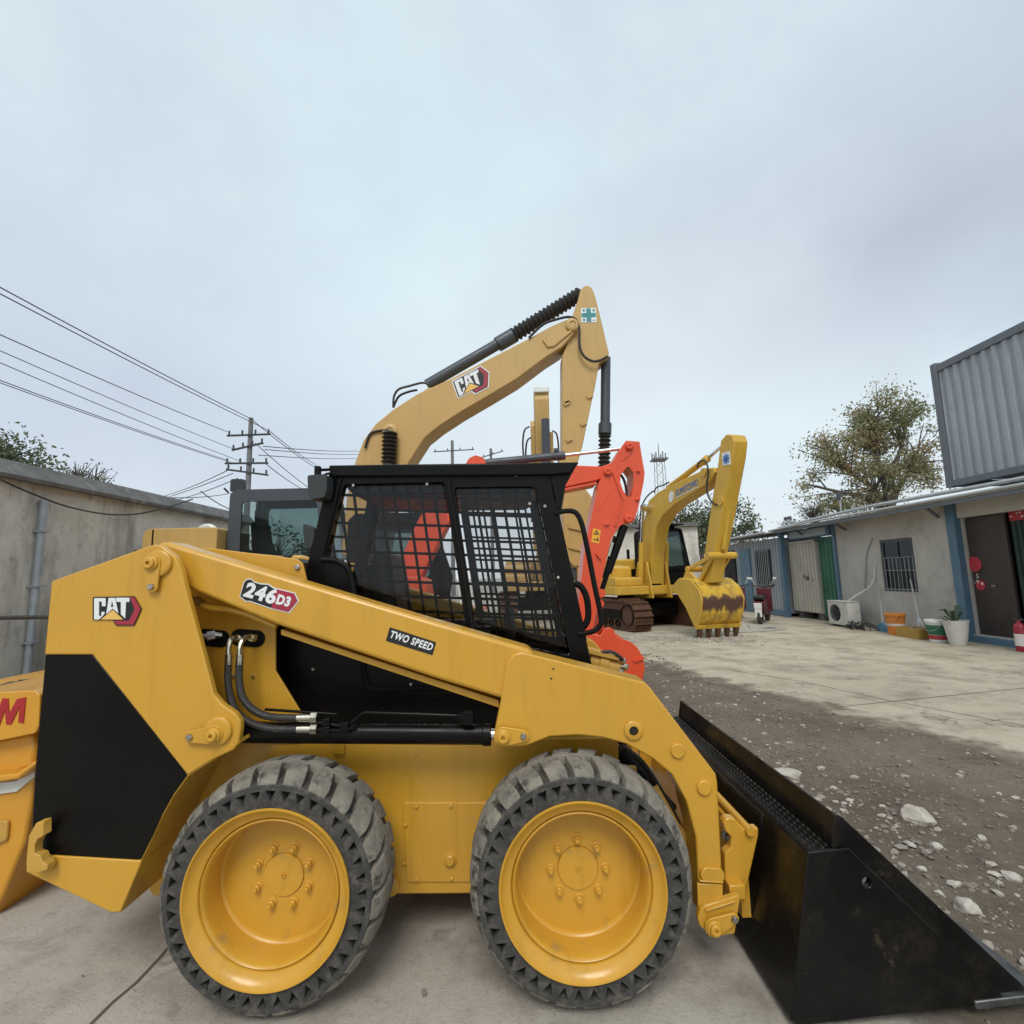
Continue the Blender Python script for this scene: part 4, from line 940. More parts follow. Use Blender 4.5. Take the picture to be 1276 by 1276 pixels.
# bucket: back towards the camera
def rusty():
    m, nt, bs = nodes('rust_stained_bucket_paint')
    tc = nt.nodes.new('ShaderNodeTexCoord'); sep = nt.nodes.new('ShaderNodeSeparateXYZ'); lk(nt, tc.outputs['Object'], sep.inputs[0])
    st = noise_tex(nt, 6, 6, .7, vec=(1, 1, .12)); sp2 = noise_tex(nt, 5, 6, .7)
    def mth(op, a, b):
        n = nt.nodes.new('ShaderNodeMath'); n.operation = op
        for s, v in ((n.inputs[0], a), (n.inputs[1], b)):
            if hasattr(v, 'links'): lk(nt, v, s)
            else: s.default_value = v
        return n.outputs[0]
    z = mth('ADD', sep.outputs['Z'], mth('MULTIPLY', mth('SUBTRACT', st, .5), .55))
    band = ramp(nt, z, [(.60, 0.0), (.68, 1.0), (.90, 1.0), (.97, 0.0)])
    lowr = mixc(nt, ramp(nt, st, [(.50, 0.0), (.66, 1.0)]), (.64, .40, .04), (.32, .18, .05))
    col = mixc(nt, ramp(nt, sp2, [(.66, 0.0), (.73, 1.0)]), lowr, (.16, .07, .035))
    lk(nt, mixc(nt, band, col, (.10, .05, .032)), bs.inputs['Base Color']); bs.inputs['Roughness'].default_value = .6
    bump(nt, bs, sp2, .3, .01); return m
M['rusty_bucket'] = rusty()
sx = slp(889, 785)[0]
tfk = lambda v: tfs(Vector((v.x, v.y+.11, v.z)))
prof_o = rnd([(sx-.75, 1.24), (sx-.55, 1.36), (sx-.1, 1.33), (sx+.20, 1.16), (sx+.30, .88), (sx+.22, .56), (sx+.06, .28)], .14, 5)
prof_i = [(sx+.01, .28), (sx+.16, .57), (sx+.235, .80), (sx+.14, 1.08), (sx-.12, 1.25), (sx-.55, 1.28), (sx-.72, 1.18)]
sbk = MB(tfk).prism(prof_o+prof_i, -.52, .52).build('bucket', M['rusty_bucket'], se, .01)
sidep = rnd([(sx-.75, 1.22), (sx-.55, 1.35), (sx-.1, 1.32), (sx+.19, 1.11), (sx+.29, .88), (sx+.21, .56), (sx+.05, .26), (sx-.06, .26), (sx-.35, .68), (sx-.80, 1.12)], .05, 3)
for y in (-.56, .522): MB(tfk).prism(sidep, y, y+.038).build('bucket_side', M['sumi'], sbk, .01)
mb = MB(tfk); mb.prism([(sx-.06, .20), (sx+.08, .22), (sx+.12, .31), (sx+.0, .29)], -.56, .56); mb.build('bucket_lip', M['rusty_bucket'], sbk, .01)
mb = MB(tfs)
for y in (-.3, .24): mb.prism([(sx-.62, 1.32), (sx-.5, 1.50), (sx-.30, 1.50), (sx-.05, 1.29), (sx-.3, 1.32)], y, y+.05)
mb.each('bucket_lug', M['sumi'], sbk, bevel=.01)
tooth0 = None
for i in range(5):
    mb = MB(tfk); y = -.48+i*.24; mb.prism([(sx-.05, .26), (sx+.09, .28), (sx+.06, .14), (sx-.01, .005), (sx-.04, .005)], y-.045, y+.045)
    mb.build('bucket_tooth', M['rust'], sbk, .008)
mb = MB(local_tf(OSC, AS)); mb.box((.15, -.2, 1.16), (1.22, .12, 1.62)); mb.build('swivel_block', M['blackm'], se)
# cab rooftop guard and front lamp
mb = MB(local_tf(OSC, AS)); mb.box((-.6, .42, 2.86), (.8, 1.22, 2.90)); mb.box((.3, .45, 2.80), (.36, 1.2, 2.86)); mb.build('rain_visor', M['blackm'], scab, .01)

# ---------------- tall boom seen end-on, behind the tan boom
OB, AB = (1.02, 17.6), R(-90)
tfb = local_tf(OB, AB)
be_ = thing('excavator', (*OB, 0), 'far excavator seen end-on, upright tan boom with a dark cylinder on its front', 'excavator')
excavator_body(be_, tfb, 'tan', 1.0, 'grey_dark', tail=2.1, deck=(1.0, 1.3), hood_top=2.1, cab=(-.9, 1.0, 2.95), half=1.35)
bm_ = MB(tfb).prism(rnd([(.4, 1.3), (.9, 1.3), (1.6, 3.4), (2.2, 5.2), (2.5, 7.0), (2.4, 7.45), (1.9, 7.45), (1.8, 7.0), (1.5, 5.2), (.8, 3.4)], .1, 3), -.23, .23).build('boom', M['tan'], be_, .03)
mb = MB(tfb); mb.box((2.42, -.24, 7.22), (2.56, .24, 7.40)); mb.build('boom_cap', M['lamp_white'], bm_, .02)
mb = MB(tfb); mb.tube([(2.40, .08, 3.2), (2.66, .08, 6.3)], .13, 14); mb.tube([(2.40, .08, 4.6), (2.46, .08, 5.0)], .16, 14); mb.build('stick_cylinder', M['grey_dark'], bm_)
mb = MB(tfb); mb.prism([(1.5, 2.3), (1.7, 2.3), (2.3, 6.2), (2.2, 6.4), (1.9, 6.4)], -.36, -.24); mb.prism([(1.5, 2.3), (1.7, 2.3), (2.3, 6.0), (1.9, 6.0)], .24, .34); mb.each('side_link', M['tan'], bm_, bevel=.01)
mb = MB(tfb)
for y0, z0_ in ((-.55, 6.15), (-.48, 5.8), (.42, 6.0)):
    mb.tube(smooth_path([Vector((2.4, y0*.75, z0_)), Vector((2.45, y0*1.05, z0_-.15)), Vector((2.4, y0*1.15, z0_-.7)), Vector((2.4, y0*1.0, z0_-1.5)), Vector((2.3, y0*.7, z0_-1.9)), Vector((2.2, y0*.75, z0_-3))], 5), .028, 6)
mb.each('hydraulic_hose', M['hose'], bm_)

# ================================================================== YELLOW WHEEL LOADER TAIL AT LEFT
wlp = thing('wheel_loader', (-3.6, 3.4, 0), 'rounded tail of a yellow wheel loader at the left edge, red letter on it', 'wheel loader')
YL = 2.42
top = outline([(-60, 866), (30, 861), (44, 861), (50, 866), (49.5, 880), (48, 905), (44, 914), (-60, 935)], YL)
cwt = MB().prism(rnd(top, .02, 3), YL, 3.02).build('counterweight', M['loader_yellow'], wlp, .035, seg=4)
mid = outline([(-60, 934), (40, 913.5), (44, 930), (41, 955), (-60, 990)], YL+.06)
MB().prism(mid, YL+.06, 3.0).build('tail_panel', M['loader_yellow'], wlp, .015)
ledge = outline([(-60, 972), (20, 964), (43, 948), (43.5, 955), (22, 972), (-60, 984)], YL-.02)
MB().prism(ledge, YL-.02, 3.0).build('tail_ledge', M['loader_yellow'], wlp, .01)
strip = outline([(-60, 982), (20, 973), (43, 956), (42.5, 968), (20, 987), (-60, 998)], YL+.04)
MB().prism(strip, YL+.04, 2.98).build('reflective_strip', M['lamp_white'], wlp, .003)
lower = outline([(-60, 995), (20, 986), (42, 967), (37, 1010), (30, 1050), (5, 1112), (-12, 1150), (-60, 1150)], YL+.05)
lw = MB().prism(lower, YL+.05, 2.95).build('tail_lower', M['loader_yellow'], wlp, .012)
mb = MB().prism(rnd(outline([(-30, 1026), (14, 1020), (12, 1046), (-30, 1060)], YL+.05), .02, 3), YL+.035, YL+.052); mb.build('step_recess', M['yellow_dusty'], lw, .006)
x_, y_ = 0, 0
mb = MB(); W_ = 3.3
for mb_, poly in ((mb, [(-8, 905), (4, 870), (11, 870.5), (12, 889), (22, 871), (33, 868.5), (30, 901), (23.5, 900), (25.5, 880), (14.5, 902.5), (8.5, 902.5), (7, 884), (-.5, 905.5)]),):
    mb_.prism(outline(poly, YL), YL-.004, YL+.001)
for poly in ([(-26, 908), (-15, 873), (-7, 872), (-18, 907)], [(-60, 913), (-48, 876), (-30, 874), (-32, 881), (-44, 882), (-46, 888), (-34, 887), (-37, 894), (-48, 895), (-50, 902), (-36, 900), (-38, 909)]):
    mb.prism(outline(poly, YL), YL-.004, YL+.001)
mb.build('lettering', M['redletter'], cwt)
mb = MB(); c = G(3, 1118); 
for xx in (-2.75, -4.6):
    mb = MB(); cx_, cy_, cz_ = xx, 3.02, .47
    mb.lathe([(.2, -.2), (.38, -.22), (.43, -.18), (.45, -.1), (.45, .1), (.43, .18), (.38, .22), (.2, .2)], (cx_, cy_, cz_), 'x', 40)
    for i in range(26):
        a = 2*math.pi*i/26; mb.obox((cx_, cy_+.452*math.cos(a), cz_+.452*math.sin(a)), (.2, 0, 0), (0, .035*math.sin(a), -.035*math.cos(a)), (0, .018*math.cos(a), .018*math.sin(a)))
    mb.build('tyre', M['rubber'], wlp)
mb = MB(); mb.box((-4.4, 3.03, .45), (-3.1, 5.5, .72)); mb.build('loader_frame', M['loader_yellow'], wlp, .03)
# ================================================================== GROUND
def concrete(name, c1, c2, stain, big=.25, warm=None):
    m, nt, bs = nodes(name)
    a = mixc(nt, ramp(nt, noise_tex(nt, big, 6, .65), [(.38, 0.0), (.62, 1.0)]), c1, c2)
    a = mixc(nt, ramp(nt, noise_tex(nt, 1.6, 8, .72), [(.46, 0.0), (.66, .9)]), a, stain)
    a = mixc(nt, ramp(nt, noise_tex(nt, 9, 8, .75), [(.55, 0.0), (.75, .55)]), a, scaled(stain, .75))
    a = mixc(nt, ramp(nt, noise_tex(nt, 170, 3, .7), [(.45, 0.0), (.8, .35)]), a, scaled(c1, 1.35))
    a = mixc(nt, ramp(nt, noise_tex(nt, 60, 4, .8), [(.30, .5), (.45, 0.0)]), a, scaled(stain, .55))
    ck = ramp(nt, noise_tex(nt, .42, 5, .62), [(.4935, 0.0), (.4985, .6), (.5015, .6), (.5065, 0.0)])      # hairline cracks
    a = mixc(nt, mixc(nt, ramp(nt, noise_tex(nt, 1.1, 3), [(.45, 0.0), (.6, 1.0)]), (0.0, 0.0, 0.0), ck), a, (.07, .06, .05))
    lk(nt, a, bs.inputs['Base Color']); bs.inputs['Roughness'].default_value = .9; bs.inputs['Specular IOR Level'].default_value = .25
    h = mixc(nt, .5, noise_tex(nt, 14, 8, .75), noise_tex(nt, 90, 5, .75))
    bump(nt, bs, h, .55, .018); return m
M['concrete'] = concrete('yard_concrete', (.40, .362, .308), (.52, .48, .42), (.225, .20, .165))
M['concrete_far'] = concrete('yard_slab_concrete', (.45, .395, .30), (.56, .495, .385), (.25, .215, .155))
def dirt_mat():
    m, nt, bs = nodes('yard_dirt')
    a = mixc(nt, ramp(nt, noise_tex(nt, 1.1, 8, .7), [(.35, 0.0), (.65, 1.0)]), (.13, .104, .078), (.225, .187, .143))
    a = mixc(nt, ramp(nt, noise_tex(nt, 26, 8, .8), [(.5, 0.0), (.7, .8)]), a, (.085, .070, .056))
    a = mixc(nt, ramp(nt, noise_tex(nt, 90, 5, .8), [(.60, 0.0), (.7, .8)]), a, (.30, .27, .23))
    lk(nt, a, bs.inputs['Base Color']); bs.inputs['Roughness'].default_value = .95; bs.inputs['Specular IOR Level'].default_value = .2
    at_ = nt.nodes.new('ShaderNodeAttribute'); at_.attribute_name = 'cover'       # how thickly the soil lies on the concrete
    def mth(op, x, y):
        n = nt.nodes.new('ShaderNodeMath'); n.operation = op
        for s, v in ((n.inputs[0], x), (n.inputs[1], y)):
            if hasattr(v, 'links'): lk(nt, v, s)
            else: s.default_value = v
        return n.outputs[0]
    cv = mth('ADD', at_.outputs['Fac'], mth('MULTIPLY', mth('SUBTRACT', noise_tex(nt, 2.2, 9, .72), .5), 1.5))
    lk(nt, ramp(nt, cv, [(.22, 0.0), (.62, 1.0)]), bs.inputs['Alpha'])
    bump(nt, bs, mixc(nt, .5, noise_tex(nt, 30, 8, .8), noise_tex(nt, 130, 4, .8)), .8, .02); return m
M['dirt'] = dirt_mat()
mb = MB(); mb.add([(-300, -60, 0), (300, -60, 0), (300, 500, 0), (-300, 500, 0)], [(0, 1, 2, 3)])
tag(mb.build('ground', M['concrete'], origin=(0, 0, 0)), kind='structure')
# lighter slab in front of the offices
mb = MB(); mb.add([(-.4, 8.6, .004), (2.2, 8.2, .004), (4.6, 1.2, .004), (9.0, -3, .004), (9.0, 21, .004), (-.4, 21, .004)], [(0, 1, 2, 3, 4, 5)])
tag(mb.build('yard_slab', M['concrete_far'], origin=(0, 0, 0)), kind='structure')
# dirt, an uneven sheet that dips under the concrete at its rim
def seg_d(p, a, b):
    ab = b-a; t = max(0, min(1, (p-a).dot(ab)/ab.length_squared)); return (p-(a+ab*t)).length
DP = [Vector(q) for q in ((-1.6, 4.35), (.8, 4.2), (1.45, 3.4), (1.5, 1.2), (1.6, -.6), (5.2, -.6), (4.35, 2.4), (3.78, 3.9), (3.1, 5.75), (2.55, 7.2), (2.15, 8.3), (1.6, 9.2), (.2, 9.8), (-1.8, 9.4))]
def inside(p, poly):
    c = False
    for i in range(len(poly)):
        a, b = poly[i], poly[(i+1) % len(poly)]
        if (a.y > p.y) != (b.y > p.y) and p.x < (b.x-a.x)*(p.y-a.y)/(b.y-a.y)+a.x: c = not c
    return c
def dirt_h(x, y):
    p = Vector((x, y)); d = min(seg_d(p, DP[i], DP[(i+1) % len(DP)]) for i in range(len(DP)))
    d = d if inside(p, DP) else -d
    n1 = noise.fractal(Vector((x*1.3, y*1.3, 3)), 1, 2, 5); n2 = noise.fractal(Vector((x*9, y*9, 1)), 1, 2, 4)
    k = max(0, min(1, d*1.6+.6))
    return .009 + max(0, .012*k + n1*.024*k) + max(-.004, n2*.011*k)
def COVER(x, y):
    p = Vector((x, y)); d = min(seg_d(p, DP[i], DP[(i+1) % len(DP)]) for i in range(len(DP))); d = d if inside(p, DP) else -d
    return max(0, min(1, .5+d/1.3)) if x > 1.2 or y > 4 else max(0, min(1, .5+d/.3))
mb = MB(); NX, NY = 190, 250; X0, X1, Y0, Y1 = -2.2, 5.6, -1.0, 10.4
vs = [(X0+(X1-X0)*i/NX, Y0+(Y1-Y0)*j/NY) for j in range(NY+1) for i in range(NX+1)]
mb.add([(x, y, dirt_h(x, y)) for x, y in vs], [(j*(NX+1)+i, j*(NX+1)+i+1, (j+1)*(NX+1)+i+1, (j+1)*(NX+1)+i) for j in range(NY) for i in range(NX)])
do = tag(mb.build('dirt', M['dirt'], origin=(0, 0, 0), recalc=False, sharp=60), kind='structure')
ca_ = do.data.attributes.new('cover', 'FLOAT', 'POINT'); ca_.data.foreach_set('value', [COVER(x, y) for x, y in vs])
# joints sawn in the concrete
M['joint'] = surf('dirty_joint', (.11, .098, .085), .95)
def groove(name, pts, w):
    mb = MB(); L = [G(*p) for p in pts]
    for a, b in zip(L[:-1], L[1:]):
        d = (b-a).normalized(); n = Vector((-d.y, d.x, 0))*w; z = Vector((0, 0, .003))
        mb.add([a-n+z, a+n+z, b+n+z, b-n+z], [(0, 1, 2, 3)])
    return tag(mb.build(name, M['joint'], recalc=False), kind='structure')
groove('expansion_joint', [(215, 1175), (197, 1196), (170, 1225), (140, 1250), (60, 1330)], .006)
for pts in ([(905, 835), (1000, 850), (1100, 872), (1276, 905)], [(1040, 882), (1276, 858)]): 
    mb = MB(); L = [G(*p) for p in pts]
    for a, b in zip(L[:-1], L[1:]):
        d = (b-a).normalized(); n = Vector((-d.y, d.x, 0))*.005; z = Vector((0, 0, .008)); mb.add([a-n+z, a+n+z, b+n+z, b-n+z], [(0, 1, 2, 3)])
    tag(mb.build('slab_crack', M['joint'], recalc=False), kind='structure')
# ---- stones
M['stone'] = surf('pale_broken_stone', (.50, .46, .40), .9, c2=(.36, .32, .27), scale=9, bumpy=.5, bscale=30, dirt=(.16, .13, .10), dscale=5, dlim=(.5, .75))
M['pebble'] = surf('gravel_grey', (.24, .205, .17), .95, c2=(.15, .125, .10), scale=2.1, bumpy=.3, bscale=60)
M['pebble_pale'] = surf('gravel_pale', (.46, .42, .36), .95, c2=(.22, .19, .155), scale=2, bumpy=.3, bscale=60)
def stone_geo(r, rng, sub=2, flatn=.65, sharp=.35):
    bm = bmesh.new(); bmesh.ops.create_icosphere(bm, subdivisions=sub, radius=1)
    off = Vector((rng.uniform(-9, 9), rng.uniform(-9, 9), rng.uniform(-9, 9)))
    planes = [(Vector((rng.gauss(0, 1), rng.gauss(0, 1), rng.gauss(0, 1))).normalized(), rng.uniform(.5, .85)) for _ in range(7)]
    sc = Vector((rng.uniform(.8, 1.3), rng.uniform(.7, 1.1), flatn*rng.uniform(.7, 1.1))); a = rng.uniform(0, 6.3)
    vs = []
    for v in bm.verts:
        q = v.co.copy()
        for n, d in planes:
            k = q.dot(n)-d
            if k > 0: q -= n*k
        q += q.normalized()*noise.noise(q*2.5+off)*.18
        q = Vector((q.x*sc.x, q.y*sc.y, q.z*sc.z))*r
        vs.append(Vector((q.x*math.cos(a)-q.y*math.sin(a), q.x*math.sin(a)+q.y*math.cos(a), q.z)))
    fs = [tuple(v.index for v in f.verts) for f in bm.faces]; bm.free(); return vs, fs
rng = random.Random(11)
ROCKS = [(1145, 1028, .085, 1.15, 'large pale angular stone standing on the dirt, biggest and sharpest of the yard'), (1207, 1140, .085, .6, 'pale cracked stone lying nearest the front of the bucket'), (985, 968, .085, .35, 'flat pale rubble just beyond the top edge of the black bucket'),
         (1135, 1048+12, .03, .7, 'small grey stone right below the big angular stone'), (1167, 1060, .034, .7, 'cream stone to the right of the big angular stone, half way to the frame edge'), (1240, 1097, .036, .6, 'pale stone near the right frame edge, upper of the pair there'),
         (1225, 1052, .03, .7, 'small bright stone near the right frame edge, above the pair of stones'), (1190, 1108, .04, .6, 'greyish stone just above the cracked stone'), (1150, 1090, .03, .6, 'tan stone midway between the big angular stone and the cracked stone'),
         (1262, 1100, .045, .5, 'dull stone cut closest by the right frame edge'), (1040, 985, .032, .5, 'thin curved pale stone left of the others, beside the bucket guard'), (1060, 1001, .028, .5, 'rounded pale stone between the bucket guard and the big angular stone'),
         (1172, 1118, .03, .6, 'small cream stone touching the left of the cracked stone'), (1100, 1010, .022, .7, 'tiny white stone left of the big angular stone')]
for px, py, r, fl, lab in ROCKS:
    g = G(px, py); rr = .8*r*math.hypot(g.x, g.y)/3.2*1.0; z = dirt_h(g.x, g.y)
    vs, fs = stone_geo(rr, rng, 3, fl); mb = MB(); mb.add([v+Vector((g.x, g.y, max(0, z)+rr*fl*.18)) for v in vs], fs)
    o = mb.build('stone', M['stone'], sharp=28); tag(o, lab, 'stone', 'loose stones on the dirt')
# gravel: uncounted
def scatter(name, n, sampler, rlo, rhi, mat, seed, label):
    rng = random.Random(seed); protos = [stone_geo(1, rng, 1, .7) for _ in range(14)]; mb = MB()
    for _ in range(n):
        x, y, k = sampler(rng); r = rlo*(rhi/rlo)**(rng.random()**2.2)*k; vs, fs = rng.choice(protos); z = max(0.004, dirt_h(x, y)) if X0 < x < X1 and Y0 < y < Y1 else .004
        a = rng.uniform(0, 6.3); ca, sa = math.cos(a), math.sin(a)
        mb.add([(x+r*(v.x*ca-v.y*sa), y+r*(v.x*sa+v.y*ca), z+r*(v.z+.08)) for v in vs], fs)
    return tag(mb.build(name, M[mat], origin=(0, 0, 0), recalc=False, sharp=40), kind='stuff')
def in_dirt(rng):
    while True:
        x, y = rng.uniform(.6, 5), rng.uniform(.5, 9.2); p = Vector((x, y))
        if inside(p, DP) and rng.random() < .35+.65*max(0, 1-abs(x-2.0-.1*(4-y))/1.1)*max(.15, 1-abs(y-3.2)/4.0): return x, y, 1
scatter('gravel', 9000, in_dirt, .003, .026, 'pebble', 1, '')
scatter('pale_gravel', 1500, in_dirt, .003, .036, 'pebble_pale', 2, '')
def strip_far(rng): s = rng.random(); return 2.2+3.0*s+rng.gauss(0, .15), 11.6-.4*s+rng.gauss(0, .35), 1.3
def by_bucket(rng):
    t = rng.random(); x = 1.55+1.3*(1-t)*rng.random()**1.6+rng.gauss(0, .05); y = 1.6+3.0*t+rng.gauss(0, .15); return max(1.45, x+.05), y, .6+rng.random()
scatter('bucket_rubble', 650, by_bucket, .005, .026, 'pebble_pale', 6, '')
scatter('rubble_strip', 700, strip_far, .012, .05, 'pebble_pale', 3, '')
def edge_far(rng): return 1.6+rng.random()*1.0, 6.3+rng.random()*3.2, 1
scatter('edge_gravel', 500, edge_far, .008, .03, 'pebble', 4, '')
def fore(rng): return rng.uniform(-1.8, .9), rng.uniform(1.5, 2.6), 1
scatter('grit', 60, fore, .0018, .006, 'pebble', 5, '')
for px, py, lab in ((529, 1239, 'small grey pebble on the concrete between the two near wheels'),):
    g = G(px, py); vs, fs = stone_geo(.014, rng, 3, .7); mb = MB(); mb.add([v+Vector((g.x, g.y, .006)) for v in vs], fs); tag(mb.build('pebble', M['pebble'], sharp=30), lab, 'pebble')

M['wire'] = surf('dark_wire', (.035, .037, .04), .7)
# ================================================================== LEFT BOUNDARY WALL
def old_render():
    m, nt, bs = nodes('weathered_render')
    a = mixc(nt, ramp(nt, noise_tex(nt, .9, 8, .7), [(.35, 0.0), (.65, 1.0)]), (.72, .68, .61), (.52, .485, .425))
    a = mixc(nt, ramp(nt, noise_tex(nt, 1.4, 8, .75, vec=(1, 1, .18)), [(.52, 0.0), (.7, .85)]), a, (.20, .185, .16))
    a = mixc(nt, ramp(nt, noise_tex(nt, 5, 9, .8), [(.55, 0.0), (.66, .7)]), a, (.27, .25, .215))
    a = mixc(nt, ramp(nt, noise_tex(nt, 2.3, 8, .75), [(.66, 0.0), (.70, 1.0)]), a, (.62, .60, .57))
    lk(nt, a, bs.inputs['Base Color']); bs.inputs['Roughness'].default_value = .92; bump(nt, bs, noise_tex(nt, 20, 8, .75), .4, .02); return m
M['render'] = old_render()
M['coping'] = surf('grey_coping', (.16, .155, .15), .9, c2=(.10, .098, .095), scale=3, bumpy=.4, bscale=25, dirt=(.30, .29, .28), dscale=4)
XW = -7.0
bw = thing('boundary_wall', (XW-.12, 8, 0), 'old stained grey boundary wall with a dark overhanging coping, left of the machines', 'wall')
MB().box((XW-.24, -1, 0), (XW, 13, 2.99)).build('wall_face', M['render'], bw)
MB().prism([(XW-.6, 3.10), (XW+.2, 2.96), (XW+.22, 3.02), (XW+.02, 3.25), (XW-.6, 3.40)], -1, 13.1, plane='xz').build('coping', M['coping'], bw, .01)
M['galv'] = surf('galvanised_pipe', (.42, .45, .48), .5, .2, c2=(.30, .33, .36), scale=5)
p0, p1 = PX(51, 622, XW+.08), PX(40, 838, XW+.08); ym = (p0.y+p1.y)/2
mb = MB(); mb.tube([(XW+.07, ym, 0), (XW+.07, ym, p0.z)], .05, 16)
pp = mb.build('wall_pipe', M['galv']); tag(pp, 'grey metal pipe standing upright against the stained wall', 'pipe')
mb = MB()
for z in (.7, 1.5, 2.3): mb.obox((XW+.07, ym, z), (.08, 0, 0), (0, .07, 0), (0, 0, .015))
mb.each('pipe_clip', M['galv'], pp)
mb = MB(); pts = [PX(a, b, XW+.25) for a, b in ((-40, 575), (0, 597), (40, 615), (80, 630), (120, 639), (150, 641.5), (180, 639), (215, 630), (240, 622))]
mb.tube(smooth_path([Vector(p) for p in pts], 5), .014, 6); tag(mb.build('hanging_cable', M['hose']), 'black cable sagging along the stained wall', 'cable')
mb = MB(); a, c = P(-60, 771, 4.2), P(62, 769.5, 4.2); mb.tube([a, c+Vector((.6, .02, 0))], .018, 12); tag(mb.build('handrail_bar', M['hose']), 'thin black horizontal bar crossing the wall at the left edge', 'bar')
p0 = P(246, 664, 10.5); mb = MB(); mb.tube(smooth_path([p0, p0+Vector((.12, 0, .12)), p0+Vector((.32, 0, .10)), p0+Vector((.42, 0, -.12)), p0+Vector((.42, 0, -.6))], 4), .06, 10); tag(mb.build('vent_pipe', M['lamp_white']), 'curved white pipe end beside the grey cab', 'pipe')

# ---- far wall closing the yard
fw = thing('far_wall', (2, 22, 0), 'grey masonry wall closing the yard behind the yellow excavator', 'wall')
MB().box((2.4, 22, 0), (8.2, 22.3, 3.5)).build('wall_face', M['render'], fw)
MB().box((2.4, 21.8, 3.502), (8.2, 22.5, 3.66)).build('coping', M['coping'], fw, .01)

# ================================================================== OFFICES ALONG THE RIGHT
XB = 9.0
M['plaster'] = surf('grey_plaster', (.54, .515, .475), .85, c2=(.43, .41, .38), scale=1.1, bumpy=.15, bscale=40, dirt=(.27, .25, .225), dscale=1.1, dlim=(.56, .80), grime=.5)
M['bluepaint'] = surf('blue_steel_paint', (.10, .19, .275), .55, c2=(.08, .155, .23), scale=4, dirt=(.2, .2, .2), dscale=3, dlim=(.60, .8), grime=.5)
M['greenpaint'] = surf('green_sheet_paint', (.06, .19, .125), .65, c2=(.04, .135, .09), scale=2, dirt=(.05, .08, .06), dscale=3, dlim=(.55, .75))
M['creampaint'] = surf('dirty_cream_sheet', (.56, .53, .46), .7, c2=(.48, .45, .38), scale=1.2, dirt=(.22, .19, .15), dscale=2.4, dlim=(.60, .78), grime=.6)
M['bluegrey'] = surf('blue_grey_container_paint', (.37, .40, .435), .55, c2=(.31, .34, .375), scale=1.0, dirt=(.22, .22, .22), dscale=1.5, dlim=(.6, .8), grime=.6)
M['framegrey'] = surf('grey_frame_paint', (.15, .165, .19), .6)
M['browndoor'] = surf('brown_door', (.055, .042, .036), .5, c2=(.04, .032, .028), scale=6)
M['greencloth'] = surf('dark_green_curtain', (.035, .06, .055), .9)
M['roofsheet'] = surf('grey_roof_sheet', (.30, .30, .30), .6, c2=(.2, .2, .2))
M['white_pipe'] = surf('white_pvc', (.46, .48, .48), .55, dirt=(.28, .28, .27), dscale=2)
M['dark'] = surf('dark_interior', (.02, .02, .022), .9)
M['poster'] = surf('red_paper', (.50, .04, .06), .7)
M['paper'] = surf('pale_paper', (.75, .68, .66), .7)
yq = lambda px, py: PX(px, py, XB).y
Y_post, Y_gp, Y_wc, Y_bp, Y_end = 10.12, 13.9, 14.55, 16.15, 21.2
of = thing('office_building', (XB+1.5, 12, 0), 'low grey plaster office with blue posts, barred window and dark open doorway', 'building')
MB().prism([(10.24, 0), (13.86, 0), (13.86, 2.78), (10.24, 2.78)], XB, XB+.18, [[(11.23, .93), (12.24, .93), (12.24, 2.16), (11.23, 2.16)]], plane='yz').build('wall', M['plaster'], of)
mb = MB(); mb.prism([(11.23, .93), (12.24, .93), (12.24, 2.16), (11.23, 2.16)], XB+.02, XB+.07, [[(11.30, 1.0), (11.715, 1.0), (11.715, 2.09), (11.30, 2.09)], [(11.755, 1.0), (12.17, 1.0), (12.17, 2.09), (11.755, 2.09)]], plane='yz')
win = mb.build('window', M['grey_dark'], of, .004)
mb = MB(); mb.box((XB+.045, 11.25, .95), (XB+.052, 12.22, 2.14)); mb.build('window_pane', M['darkglass'], win)
mb = MB()
for k in range(9): y = 11.25+k*.97/8; mb.tube([(XB-.03, y, .93), (XB-.03, y, 1.72)], .006, 6)
for z in (.98, 1.42, 1.72): mb.tube([(XB-.03, 11.22, z), (XB-.03, 12.25, z)], .007, 6)
mb.build('window_grille', M['galv'], win)
mb = MB(); mb.box((XB+.09, 11.30, 1.1), (XB+.11, 11.62, 2.09)); mb.box((XB+.09, 11.80, 1.35), (XB+.11, 12.1, 2.09)); mb.build('curtain', M['paper'], win)
for y0, y1, x0 in ((10.04, 10.24, XB-.06), (13.86, 13.98, XB-.05), (16.10, 16.24, XB-.35)):
    MB().box((x0, y0, 0), (x0+.14, y1, 2.75)).build('post', M['bluepaint'], of, .006)
# doorway bay
mb = MB(); mb.box((XB-.05, 5.0, 0), (XB+.12, 10.03, .13)); mb.build('door_sill', M['bluepaint'], of, .006)
MB().box((XB+.01, 5, .131), (XB+1.2, 10.03, .15)).build('bay_floor', M['plaster'], of)
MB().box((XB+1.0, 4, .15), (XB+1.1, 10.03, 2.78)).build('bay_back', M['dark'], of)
MB().box((XB, 4, 2.45), (XB+.12, 10.03, 2.80)).build('bay_lintel', M['plaster'], of)
MB().box((XB+.07, 10.035, .15), (XB+1.2, 10.235, 2.80)).build('bay_side', M['plaster'], of)
d = MB().box((XB+.14, 9.22, .16), (XB+.19, 10.02, 2.42)).build('door', M['browndoor'], of, .006)
mb = MB(); c = PX(1214, 703, XB+.13); 
mb.prism(circle(c.y, c.z, .15, 20), XB+.128, XB+.138, plane='yz'); c2 = PX(1221, 724, XB+.13)
mb.prism(circle(c2.y, c2.z-.08, .10, 16), XB+.128, XB+.138, plane='yz'); mb.each('paper_charm', M['poster'], d)
mb = MB(); rg = random.Random(4)
